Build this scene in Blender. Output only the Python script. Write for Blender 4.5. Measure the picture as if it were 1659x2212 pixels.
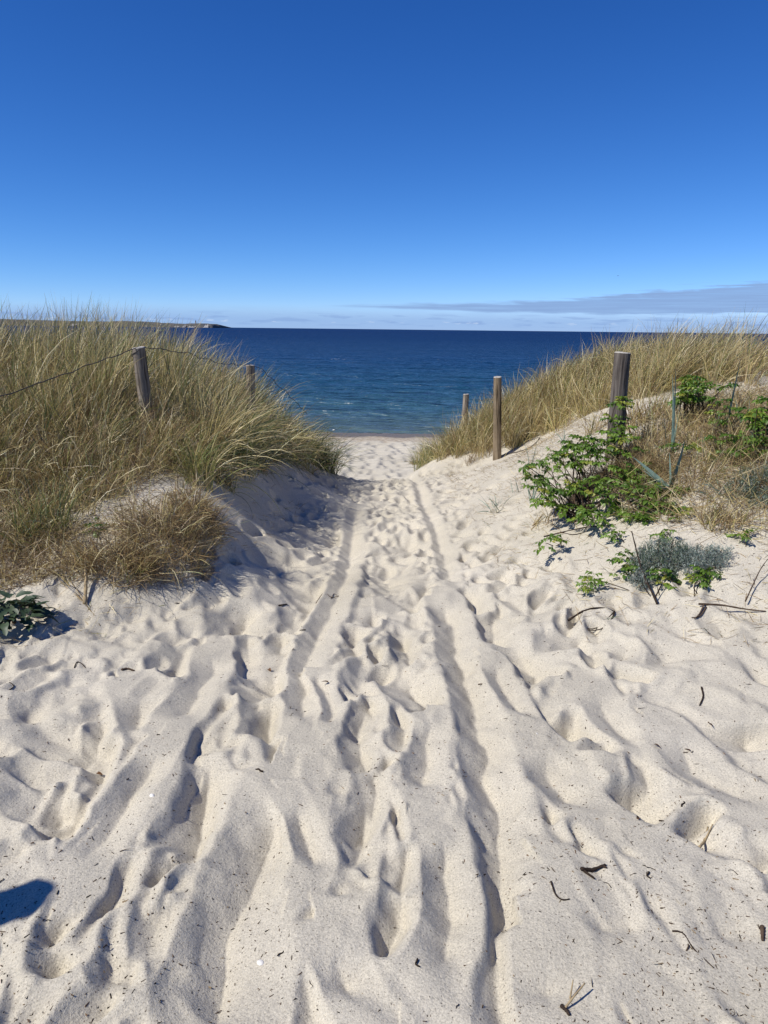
import bpy, bmesh, math, random
import numpy as np
from mathutils import Vector, Matrix

C = bpy.context.scene
for o in list(bpy.data.objects):
    bpy.data.objects.remove(o)
R = math.radians

# ---------------------------------------------------------------- camera
EYE = Vector((0.0, 0.0, 1.6))
PITCH, ROLL = R(13.37), R(0.66)
cam_d = bpy.data.cameras.new('camera')
cam = bpy.data.objects.new('camera', cam_d)
C.collection.objects.link(cam)
cam_d.sensor_fit = 'VERTICAL'
cam_d.sensor_height = 24.0
cam_d.lens = 24.0 * 1661.0 / 2212.0
cam_d.clip_start = 0.05
cam_d.clip_end = 60000
cam.matrix_world = Matrix.Translation(EYE) @ Matrix.Rotation(R(90) - PITCH, 4, 'X') @ Matrix.Rotation(ROLL, 4, 'Z')
C.camera = cam
CAM_M = np.array(cam.matrix_world.to_3x3())

# ---------------------------------------------------------------- sun and sky
SUN_EL = R(47)
SUN_AZ = R(-113)          # from the view direction (+y), clockwise positive: behind, on the left
sd = Vector((math.sin(SUN_AZ) * math.cos(SUN_EL), math.cos(SUN_AZ) * math.cos(SUN_EL), math.sin(SUN_EL)))
sl = bpy.data.lights.new('sun', 'SUN')
sl.energy = 5.0
sl.angle = R(0.53)
sl.color = (1.0, 0.955, 0.88)
so = bpy.data.objects.new('sun', sl)
C.collection.objects.link(so)
so.rotation_euler = sd.to_track_quat('Z', 'Y').to_euler()

W = bpy.data.worlds.new('World')
C.world = W
W.use_nodes = True
wt = W.node_tree
wt.nodes.clear()


def N(t, kind, **kw):
    n = t.nodes.new(kind)
    for k, v in kw.items():
        if isinstance(v, (int, float, tuple, str, bool)) and hasattr(n, k):
            setattr(n, k, v)
    return n


def mathn(t, op, a, b=None, c=None, clamp=False):
    n = t.nodes.new('ShaderNodeMath')
    n.operation = op
    n.use_clamp = clamp
    for i, v in enumerate((a, b, c)):
        if v is None:
            continue
        if isinstance(v, (int, float)):
            n.inputs[i].default_value = v
        else:
            t.links.new(v, n.inputs[i])
    return n.outputs[0]


def mixc(t, fac, a, b, blend='MIX'):
    n = t.nodes.new('ShaderNodeMix')
    n.data_type = 'RGBA'
    n.blend_type = blend
    for sock, v in ((n.inputs[0], fac), (n.inputs[6], a), (n.inputs[7], b)):
        if isinstance(v, (int, float)):
            sock.default_value = v
        elif isinstance(v, tuple):
            sock.default_value = (*v, 1.0) if len(v) == 3 else v
        else:
            t.links.new(v, sock)
    return n.outputs[2]


def ramp(t, fac, stops, interp='LINEAR'):
    n = t.nodes.new('ShaderNodeValToRGB')
    n.color_ramp.interpolation = interp
    e = n.color_ramp.elements
    while len(e) < len(stops):
        e.new(0.5)
    for el, (p, c) in zip(e, stops):
        el.position = p
        el.color = (c, c, c, 1) if isinstance(c, (int, float)) else (*c, 1)
    t.links.new(fac, n.inputs[0])
    return n.outputs[0]


def smooth(t, v, a, b):
    n = t.nodes.new('ShaderNodeMapRange')
    n.interpolation_type = 'SMOOTHSTEP'
    n.inputs[1].default_value = a
    n.inputs[2].default_value = b
    t.links.new(v, n.inputs[0])
    return n.outputs[0]


sky = N(wt, 'ShaderNodeTexSky', sky_type='NISHITA')
sky.sun_disc = False
sky.sun_elevation = SUN_EL
sky.sun_rotation = SUN_AZ
sky.altitude = 0
sky.air_density = 0.6
sky.dust_density = 0.0
sky.ozone_density = 3.0
# a clear northern sky: the three channels graded alike over the whole dome
ssep = N(wt, 'ShaderNodeSeparateColor')
wt.links.new(sky.outputs[0], ssep.inputs[0])
scmb = N(wt, 'ShaderNodeCombineColor')
for k_, (a_, g_) in enumerate(((1.21, 1.65), (1.08, 1.22), (1.36, 0.98))):
    wt.links.new(mathn(wt, 'MULTIPLY', mathn(wt, 'POWER', mathn(wt, 'MULTIPLY', ssep.outputs[k_], 0.1), g_), a_ * 10.0), scmb.inputs[k_])
sky_c = scmb.outputs[0]
# thin low cloud sheet over the sea, by direction
tc = N(wt, 'ShaderNodeTexCoord')
sep = N(wt, 'ShaderNodeSeparateXYZ')
wt.links.new(tc.outputs['Generated'], sep.inputs[0])
az = mathn(wt, 'ARCTAN2', sep.outputs[0], sep.outputs[1])
el = mathn(wt, 'ARCSINE', sep.outputs[2])
azd = mathn(wt, 'MULTIPLY', az, 57.2958)
eld = mathn(wt, 'MULTIPLY', el, 57.2958)
cmb = N(wt, 'ShaderNodeCombineXYZ')
wt.links.new(mathn(wt, 'MULTIPLY', azd, 0.35), cmb.inputs[0])
wt.links.new(mathn(wt, 'MULTIPLY', eld, 3.0), cmb.inputs[1])
cn = N(wt, 'ShaderNodeTexNoise')
cn.inputs['Scale'].default_value = 1.0
cn.inputs['Detail'].default_value = 6.0
wt.links.new(cmb.outputs[0], cn.inputs['Vector'])
cnv = mathn(wt, 'SUBTRACT', cn.outputs[0], 0.5)
wisp = N(wt, 'ShaderNodeTexNoise')
wisp.inputs['Scale'].default_value = 1.0
wisp.inputs['Detail'].default_value = 8.0
wisp.inputs['Roughness'].default_value = 0.65
cmb3 = N(wt, 'ShaderNodeCombineXYZ')
wt.links.new(mathn(wt, 'ADD', mathn(wt, 'MULTIPLY', azd, 0.16), mathn(wt, 'MULTIPLY', eld, -0.9)), cmb3.inputs[0])
wt.links.new(mathn(wt, 'MULTIPLY', eld, 5.5), cmb3.inputs[1])
wt.links.new(cmb3.outputs[0], wisp.inputs['Vector'])
wispv = mathn(wt, 'SUBTRACT', wisp.outputs[0], 0.5)
# wedge: opens to the right from az -4.5
wv = mathn(wt, 'MAXIMUM', mathn(wt, 'ADD', azd, 4.8), 0.0)
top = mathn(wt, 'ADD', mathn(wt, 'ADD', 1.68, mathn(wt, 'MULTIPLY', wv, 0.022)), mathn(wt, 'MULTIPLY', mathn(wt, 'POWER', mathn(wt, 'MULTIPLY', wv, 1 / 30.0), 2.6), 1.05))
bot = mathn(wt, 'ADD', 1.58, mathn(wt, 'MULTIPLY', mathn(wt, 'MINIMUM', wv, 14.0), -0.025))
nz = mathn(wt, 'MULTIPLY', mathn(wt, 'ADD', cnv, wispv), mathn(wt, 'ADD', 0.15, mathn(wt, 'MULTIPLY', wv, 0.045)))
ind = mathn(wt, 'MULTIPLY', smooth(wt, mathn(wt, 'SUBTRACT', mathn(wt, 'ADD', top, nz), eld), -0.05, 0.32),
            smooth(wt, mathn(wt, 'SUBTRACT', eld, mathn(wt, 'ADD', bot, mathn(wt, 'MULTIPLY', nz, 0.4))), -0.06, 0.12))
ind = mathn(wt, 'MULTIPLY', ind, smooth(wt, azd, -5.2, -2.6))
ind = mathn(wt, 'MULTIPLY', ind, mathn(wt, 'SUBTRACT', 1.0, smooth(wt, azd, 60, 100)))
streak = mathn(wt, 'MULTIPLY', smooth(wt, cn.outputs[0], 0.5, 0.62), mathn(wt, 'MULTIPLY', smooth(wt, eld, 0.1, 0.4), mathn(wt, 'SUBTRACT', 1.0, smooth(wt, eld, 0.8, 1.3))))
puff = N(wt, 'ShaderNodeTexNoise')
puff.inputs['Scale'].default_value = 1.0
puff.inputs['Detail'].default_value = 3.0
cmb2 = N(wt, 'ShaderNodeCombineXYZ')
wt.links.new(mathn(wt, 'MULTIPLY', azd, 1.1), cmb2.inputs[0])
wt.links.new(mathn(wt, 'MULTIPLY', eld, 5.0), cmb2.inputs[1])
wt.links.new(cmb2.outputs[0], puff.inputs['Vector'])
pm = mathn(wt, 'MULTIPLY', smooth(wt, puff.outputs[0], 0.56, 0.66), mathn(wt, 'MULTIPLY', smooth(wt, eld, 0.36, 0.44), mathn(wt, 'SUBTRACT', 1.0, smooth(wt, eld, 0.5, 0.66))))
bank = mathn(wt, 'SUBTRACT', 1.0, smooth(wt, mathn(wt, 'ADD', eld, mathn(wt, 'MULTIPLY', cnv, 0.4)), 0.5, 1.75))
c1 = mixc(wt, mathn(wt, 'MULTIPLY', bank, 0.85), sky_c, (2.9, 4.7, 8.0))
c2 = mixc(wt, mathn(wt, 'MULTIPLY', streak, 0.6), c1, (2.5, 4.0, 7.2))
c3 = mixc(wt, mathn(wt, 'MULTIPLY', pm, 0.45), c2, (6.0, 7.2, 9.2))
c4 = mixc(wt, mathn(wt, 'MULTIPLY', ind, smooth(wt, wisp.outputs[0], -0.35, 0.7)), c3, (2.6, 4.1, 7.1))
bg = N(wt, 'ShaderNodeBackground')
bg.inputs[1].default_value = 0.1
wt.links.new(c4, bg.inputs[0])
wo = N(wt, 'ShaderNodeOutputWorld')
wt.links.new(bg.outputs[0], wo.inputs[0])

C.view_settings.view_transform = 'Standard'
C.view_settings.look = 'None'
C.view_settings.exposure = 0.0
C.view_settings.gamma = 1.0
C.view_settings.use_curve_mapping = False
C.cycles.max_bounces = 6
C.cycles.diffuse_bounces = 3
C.cycles.transparent_max_bounces = 8

# ---------------------------------------------------------------- helpers
rng = np.random.default_rng(7)
random.seed(7)


def hash2(ix, iy, seed):
    h = (ix.astype(np.int64) * 374761393 + iy.astype(np.int64) * 668265263 + seed * 974711) & 0xFFFFFFFF
    h = ((h ^ (h >> 13)) * 1274126177) & 0xFFFFFFFF
    h = (h ^ (h >> 16)) * 2246822519 & 0xFFFFFFFF
    return ((h ^ (h >> 15)) & 0xFFFFFF) / float(0xFFFFFF)


def vnoise(x, y, seed=0):
    ix, iy = np.floor(x), np.floor(y)
    fx, fy = x - ix, y - iy
    ix, iy = ix.astype(np.int64), iy.astype(np.int64)
    u = fx * fx * fx * (fx * (fx * 6 - 15) + 10)
    v = fy * fy * fy * (fy * (fy * 6 - 15) + 10)
    a, b = hash2(ix, iy, seed), hash2(ix + 1, iy, seed)
    c, d = hash2(ix, iy + 1, seed), hash2(ix + 1, iy + 1, seed)
    return (a * (1 - u) + b * u) * (1 - v) + (c * (1 - u) + d * u) * v - 0.5


def fbm(x, y, seed=0, o=3):
    s, a = 0, 1.0
    for k in range(o):
        s = s + a * vnoise(x * 2 ** k + 17.3 * k, y * 2 ** k - 9.1 * k, seed + k)
        a *= 0.5
    return s


def sstep(v, a, b):
    t = np.clip((v - a) / (b - a), 0, 1)
    return t * t * (3 - 2 * t)


def ray(u, v):
    """Direction of the sight line through a point of the picture measured on a 1659 x 2212 sheet."""
    d = CAM_M @ np.array([(u - 829.5) / 1661.0, (1106.0 - v) / 1661.0, -1.0])
    return d / np.linalg.norm(d)


def at_z(u, v, z):
    d = ray(u, v)
    t = (z - EYE.z) / d[2]
    return np.array([t * d[0], t * d[1], z])


def at_y(u, v, y):
    d = ray(u, v)
    t = y / d[1]
    return np.array([t * d[0], y, EYE.z + t * d[2]])


def mesh_from(name, verts, faces, smooth_=True):
    """verts (n,3), faces (m,k) of one size."""
    me = bpy.data.meshes.new(name)
    verts = np.asarray(verts, dtype=np.float32)
    faces = np.asarray(faces, dtype=np.int32)
    k = faces.shape[1]
    me.vertices.add(len(verts))
    me.vertices.foreach_set('co', verts.ravel())
    me.loops.add(faces.size)
    me.loops.foreach_set('vertex_index', faces.ravel())
    me.polygons.add(len(faces))
    me.polygons.foreach_set('loop_start', np.arange(0, faces.size, k, dtype=np.int32))
    me.polygons.foreach_set('loop_total', np.full(len(faces), k, dtype=np.int32))
    me.polygons.foreach_set('use_smooth', np.full(len(faces), smooth_))
    me.update(calc_edges=True)
    return me


def link(name, me, mat=None, parent=None):
    o = bpy.data.objects.new(name, me)
    C.collection.objects.link(o)
    if mat is not None and me is not None and len(me.materials) == 0:
        me.materials.append(mat)
    if parent is not None:
        o.parent = parent
    return o


def tag(o, label=None, cat=None, group=None, kind=None):
    for k, v in (('label', label), ('category', cat), ('group', group), ('kind', kind)):
        if v:
            o[k] = v
    return o


def empty(name, loc, label=None, cat=None, group=None, rz=0.0):
    o = bpy.data.objects.new(name, None)
    C.collection.objects.link(o)
    o.location = tuple(map(float, loc))
    o.rotation_euler = (0, 0, rz)
    o.empty_display_size = 0.1
    return tag(o, label, cat, group)


def set_col(me, cols):
    a = me.color_attributes.new('tint', 'FLOAT_COLOR', 'POINT')
    c = np.ones((len(me.vertices), 4), dtype=np.float32)
    c[:, :3] = cols
    a.data.foreach_set('color', c.ravel())


def new_mat(name):
    m = bpy.data.materials.new(name)
    m.use_nodes = True
    t = m.node_tree
    b = t.nodes['Principled BSDF']
    return m, t, b


# ---------------------------------------------------------------- terrain
PATH = [(-4, 0.0), (0, 0.0), (3, 0.0), (5, -0.06), (7, -0.17), (9, -0.32), (10.6, -0.45), (12.2, -0.95), (14, -1.45), (16, -1.72),
        (19, -1.86), (23, -1.96), (26.5, -2.02), (28.6, -2.12), (31, -2.35), (36, -2.9)]
ctrl = []
for y, z in PATH:
    ctrl.append((0.0 if y < 9 else -0.05, y, z))
for x, y, z in [
    # left side
    (-0.9, 3.0, 0.0), (-0.9, 4.6, -0.03), (-0.85, 5.8, -0.08), (-0.55, 7.4, -0.18), (-0.55, 9.0, -0.3), (-0.62, 10.5, -0.42),
    (-2.0, 3.2, 0.02), (-2.4, 4.0, 0.05), (-1.35, 4.3, 0.0), (-1.05, 5.3, 0.0),
    (-1.45, 4.72, 0.22), (-1.32, 5.1, 0.29), (-1.28, 5.6, 0.29), (-1.36, 6.3, 0.31), (-1.3, 7.2, 0.33), (-1.2, 8.4, 0.22), (-1.12, 9.6, 0.05),
    (-1.0, 6.4, -0.1), (-0.9, 7.6, -0.15), (-1.02, 5.7, -0.06), (-0.92, 7.0, -0.12), (-0.95, 10.4, -0.25), (-0.7, 11.4, -0.7), (-0.9, 12.8, -0.95),
    (-1.9, 4.7, 0.25), (-2.5, 4.7, 0.2), (-1.9, 5.4, 0.36), (-2.0, 6.2, 0.45), (-3.2, 5.2, 0.4), (-3.3, 4.2, 0.15), (-5, 4.0, 0.3), (-5, 2, 0.2),
    (-2.2, 7.1, 0.66), (-3.2, 9.0, 0.95), (-2.0, 9.0, 0.6), (-1.7, 10.2, 0.3), (-3.0, 7.0, 0.78), (-5, 6, 0.7), (-5, 9, 1.0), (-1.5, 12, -0.1),
    (-3.0, 11.5, 0.7), (-2.2, 13.5, -0.7), (-5, 12, 0.6), (-4, 14.5, -0.9), (-1.4, 14.6, -1.4),
    (-3, 16.5, -1.7), (-3, 20, -1.9), (-3, 26.5, -2.02), (-3, 28.6, -2.12), (-3, 31, -2.35),
    (-9, -3, 0.25), (-9, 2, 0.3), (-9, 4, 0.4), (-9, 6, 0.7), (-9, 9, 1.0), (-9, 12, 0.6), (-9, 15, -1.0), (-9, 18, -1.75), (-9, 24, -1.98), (-9, 28.6, -2.12), (-9, 36, -2.9),
    (-3, -3, 0.1), (-3, 1, 0.02),
    # right side
    (0.9, 3.0, 0.0), (0.75, 5.0, -0.04), (0.7, 6.6, -0.12), (0.65, 8.6, -0.27), (0.55, 10.5, -0.42), (0.62, 12, -0.55), (0.7, 13.5, -0.75),
    (1.25, 4.2, 0.06), (1.3, 5.2, 0.14), (1.25, 6.5, 0.1), (1.2, 8.2, -0.05), (1.2, 10, -0.2), (1.63, 11, -0.2), (2.2, 11, 0.1),
    (1.75, 4.9, 0.33), (1.9, 5.6, 0.46), (2.05, 6.6, 0.6), (2.2, 4.6, 0.36), (2.1, 4.0, 0.17), (2.5, 5.8, 0.64), (2.0, 8.3, 0.4), (2.55, 10, 0.5), (2.45, 11.6, 0.55), (2.0, 12, 0.22), (1.35, 13.2, -0.3),
    (3.0, 8.0, 0.9), (3.9, 9.5, 1.1), (2.9, 9.2, 0.82), (3.2, 11.5, 0.98), (2.0, 13, 0.2), (2.8, 13, 0.55), (1.75, 16, -0.75), (1.2, 15.5, -1.2), (0.9, 16.5, -1.6),
    (4, 6.5, 0.85), (5.5, 9.5, 1.1), (5, 12.5, 0.7), (3.2, 14.5, -0.1), (3.0, 17.5, -1.35), (5, 16, -0.9), (2.2, 18.5, -1.75),
    (3, 21, -1.9), (3, 26.5, -2.02), (3, 28.6, -2.12), (3, 31, -2.35),
    (2.0, 3.0, 0.03), (3.2, 3.2, 0.25), (3.2, 4.6, 0.5), (5, 4, 0.6), (5, 1.5, 0.3), (3, 0, 0.05), (3, -3, 0.1),
    (9, -3, 0.3), (9, 2, 0.4), (9, 4, 0.65), (9, 6, 0.9), (9, 9, 1.15), (9, 12, 0.8), (9, 15, -0.5), (9, 18, -1.7), (9, 24, -1.98), (9, 28.6, -2.12), (9, 36, -2.9)]:
    ctrl.append((x, y, z))
ctrl = np.array(ctrl)


def tps_fit(p, lam=0.0015):
    n = len(p)
    d2 = ((p[:, None, :2] - p[None, :, :2]) ** 2).sum(-1)
    K = 0.5 * d2 * np.log(d2 + 1e-9) + lam * n * np.eye(n) * 0.2
    Pm = np.c_[np.ones(n), p[:, :2]]
    A = np.zeros((n + 3, n + 3))
    A[:n, :n] = K
    A[:n, n:] = Pm
    A[n:, :n] = Pm.T
    return np.linalg.solve(A, np.r_[p[:, 2], 0, 0, 0])


TPSW = tps_fit(ctrl)


def base(x, y):
    x = np.asarray(x, dtype=float)
    y = np.asarray(y, dtype=float)
    xs = 9.5 * np.tanh(x / 9.5 * (1 + 0.25 * (x / 9.5) ** 2))
    ys = np.clip(y, -3.0, 36.0)
    z = TPSW[-3] + TPSW[-2] * xs + TPSW[-1] * ys
    for i in range(len(ctrl)):
        d2 = (xs - ctrl[i, 0]) ** 2 + (ys - ctrl[i, 1]) ** 2
        z = z + TPSW[i] * 0.5 * d2 * np.log(d2 + 1e-9)
    return np.where(y > 36.0, z - (np.minimum(y, 60) - 36.0) * 0.12, z)


def hit(u, v, lo=1.0, hi=34.0, fn=None):
    """Where the sight line first meets the ground."""
    fn = fn or base
    d = ray(u, v)
    t = np.linspace(lo, hi, 700)
    g = EYE.z + t * d[2] - fn(t * d[0], t * d[1])
    k = np.nonzero(g < 0)[0]
    i = k[0] if len(k) else len(t) - 1
    if i > 0:
        f = g[i - 1] / (g[i - 1] - g[i] + 1e-12)
        tt = t[i - 1] + f * (t[i] - t[i - 1])
    else:
        tt = t[0]
    return np.array([tt * d[0], tt * d[1], EYE.z + tt * d[2]])

# ---------------------------------------------------------------- sand surface: trodden hollows, cart ruts, footprints
def polyline_world(pts):
    return np.array([hit(u, v)[:2] for u, v in pts])


def dist_poly(x, y, pl):
    """distance, and signed side (positive to the right of travel), to a polyline"""
    best = np.full(x.shape, 1e9)
    side = np.zeros(x.shape)
    for a, b in zip(pl[:-1], pl[1:]):
        ab = b - a
        L2 = (ab ** 2).sum()
        t = np.clip(((x - a[0]) * ab[0] + (y - a[1]) * ab[1]) / L2, 0, 1)
        dx, dy = x - (a[0] + t * ab[0]), y - (a[1] + t * ab[1])
        d = dx * dx + dy * dy
        s = ab[1] * dx - ab[0] * dy
        m = d < best
        best = np.where(m, d, best)
        side = np.where(m, np.sign(s), side)
    return np.sqrt(best), side


# ruts left by cart wheels, along the dark flank of each (far to near)
RUTS = [
    ([(880, 1030), (905, 1075), (922, 1110), (938, 1160), (950, 1200), (962, 1260)], 0.05, 0.034),
    ([(935, 1285), (952, 1330), (966, 1400), (990, 1480), (1008, 1560), (1022, 1640), (1035, 1720), (1043, 1800), (1048, 1900), (1050, 2000), (1056, 2100), (1072, 2230), (1080, 2400)], 0.074, 0.054),
    ([(760, 1090), (752, 1140), (742, 1200), (728, 1250), (700, 1310), (668, 1370), (645, 1420), (632, 1500), (622, 1575)], 0.062, 0.036),
    ([(575, 1670), (545, 1740), (520, 1800), (490, 1880), (462, 1950), (440, 2020), (415, 2110), (385, 2220), (350, 2400)], 0.092, 0.056),
    ([(905, 1780), (932, 1840), (945, 1900), (935, 1990), (895, 2080), (880, 2130)], 0.05, 0.036),
    ([(915, 1540), (908, 1590), (895, 1650), (880, 1720)], 0.045, 0.032),
    ([(665, 1450), (700, 1500), (712, 1530), (695, 1570)], 0.03, 0.022),
    ([(610, 1720), (640, 1790), (660, 1850), (640, 1900)], 0.04, 0.03),
    ([(1140, 1600), (1175, 1680), (1235, 1740), (1300, 1790)], 0.06, 0.035),
    ([(1190, 1900), (1240, 1985), (1290, 2030), (1320, 2110)], 0.07, 0.04),
    ([(1420, 1890), (1500, 1990), (1570, 2080), (1640, 2160)], 0.09, 0.04),
    ([(1250, 1480), (1310, 1560), (1360, 1600), (1420, 1640)], 0.06, 0.03),
    ([(1400, 1560), (1480, 1660), (1560, 1700), (1659, 1790)], 0.07, 0.03),
    ([(260, 1480), (300, 1590), (270, 1680), (235, 1730)], 0.07, 0.035),
    ([(330, 1600), (290, 1660), (230, 1740), (180, 1820), (140, 1900)], 0.05, 0.035),
    ([(440, 1400), (430, 1450), (375, 1520), (330, 1570)], 0.06, 0.03),
    ([(690, 2010), (700, 2080), (735, 2150), (770, 2230)], 0.05, 0.035),
    ([(1130, 2020), (1145, 2100), (1160, 2180), (1190, 2260)], 0.06, 0.03),
    ([(1040, 1420), (1085, 1490), (1120, 1560)], 0.045, 0.03),
]
# single footprints: centre, half length and half width on the sheet, and lean of the long axis from upright (degrees, clockwise)
PRINTS = [(400, 1730, 95, 45, 12), (740, 1770, 85, 30, 5), (850, 1890, 80, 22, 0), (762, 1580, 60, 24, 0), (785, 1455, 48, 30, 30), (860, 1385, 38, 20, -15),
          (560, 1445, 52, 34, 20), (560, 1545, 36, 34, 0), (615, 1640, 60, 36, 0), (350, 1560, 55, 40, 30), (560, 2020, 75, 38, 15), (590, 2150, 95, 60, 20),
          (1130, 1785, 42, 22, -30), (1195, 1560, 34, 24, -40), (1040, 1350, 34, 26, -20), (480, 1335, 40, 42, 10), (620, 1275, 26, 60, 0), (760, 1300, 32, 40, 0),
          (650, 1325, 26, 40, 20), (870, 1290, 24, 44, -20), (800, 1240, 26, 40, 0), (690, 1160, 18, 40, 0), (850, 1180, 16, 36, 0), (560, 1190, 22, 40, 0),
          (420, 1420, 30, 50, 30), (250, 1530, 40, 50, 40), (80, 1590, 40, 60, 60), (60, 1740, 60, 60, 60), (200, 1900, 60, 40, 20), (330, 2010, 70, 34, 20),
          (960, 1610, 44, 22, -15), (870, 1480, 46, 26, -30), (1000, 1290, 22, 24, 0), (1100, 1420, 40, 26, -30), (1330, 1720, 40, 36, -40), (1480, 1830, 50, 40, -40),
          (1560, 1580, 30, 40, -40), (1200, 1380, 24, 40, -20), (660, 1930, 60, 30, 40), (770, 1690, 45, 22, 10), (690, 1660, 40, 24, 0), (960, 2100, 70, 24, -10)]
PW = []
for u, v, hl, hw, ang in PRINTS:
    c0 = hit(u, v)[:2]
    sa, ca = math.sin(R(ang)), math.cos(R(ang))
    e1 = hit(u + sa * hl, v - ca * hl)[:2] - c0
    e2 = hit(u + ca * hw, v + sa * hw)[:2] - c0
    PW.append((c0, max(np.hypot(*e1), 0.05), max(np.hypot(*e2), 0.04), math.atan2(e1[0], e1[1])))
RW = [(polyline_world(p), w, d) for p, w, d in RUTS]


# ordinary shoe prints, crossing one another along the way to the beach
rpr = np.random.default_rng(2024)
SHOES = []
for k_ in range(950):
    yy_ = 1.25 + 11.3 * rpr.random() ** 1.15
    half = 1.0 + 0.55 * max(0.0, 1 - yy_ / 5.0) if yy_ < 5.5 else 0.78
    xx_ = rpr.normal(0.02 if yy_ > 4 else 0.1, half * 0.62)
    if xx_ > 0.35 * yy_ * 0.6 + 0.5 and rpr.random() < 0.45:
        continue
    SHOES.append((xx_, yy_, rpr.uniform(0.085, 0.15), rpr.uniform(0.04, 0.066), rpr.normal(0, 0.5), rpr.uniform(0.03, 0.075)))


def bowls(x, y, cx, cy, seed, s0, s1, T0, T1):
    """trodden sand: pits whose sides lie near the angle of rest, meeting in creases or in small flats"""
    gx, gy = x / cx, y / cy
    ix, iy = np.floor(gx).astype(np.int64), np.floor(gy).astype(np.int64)
    best = np.full(x.shape, 1e9)
    for i in (-1, 0, 1):
        for j in (-1, 0, 1):
            qx, qy = ix + i, iy + j
            px = (qx + 0.05 + 0.9 * hash2(qx, qy, seed)) * cx
            py = (qy + 0.05 + 0.9 * hash2(qx, qy, seed + 1)) * cy
            k = s0 + (s1 - s0) * hash2(qx, qy, seed + 2)
            T = T0 + (T1 - T0) * hash2(qx, qy, seed + 5)
            an = (hash2(qx, qy, seed + 3) - 0.5) * 1.5
            dx, dy = x - px, y - py
            rx = (dx * np.cos(an) - dy * np.sin(an))
            ry = (dx * np.sin(an) + dy * np.cos(an)) * (cx / cy) * 0.8
            d = np.sqrt(rx * rx + ry * ry + 0.008 ** 2) - 0.008
            downsun = (dx * 0.85 + dy * 0.5) / (np.hypot(dx, dy) + 1e-6)       # sunward side shaped steeper, so each pit has a shaded face
            h = k * d * (0.34 + 0.66 * (1 - sstep(downsun, -0.35, 0.55)))
            h = h / (1 + (h / T) ** 3) ** (1 / 3.0) - 0.8 * T + 0.022 * hash2(qx, qy, seed + 4)
            best = np.minimum(best, h)
    return best


def trod(x, y):
    """how trampled the ground is, 0..1"""
    b = base(x, y)
    slope = np.hypot(base(x + 0.05, y) - b, base(x, y + 0.05) - b) / 0.05
    m = 1 - sstep(slope, 0.24, 0.48)
    high = sstep(b, 0.12, 0.3) * sstep(y, 2.0, 4.0)
    return np.maximum(m * (1 - 0.85 * high), 0.0)


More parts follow.
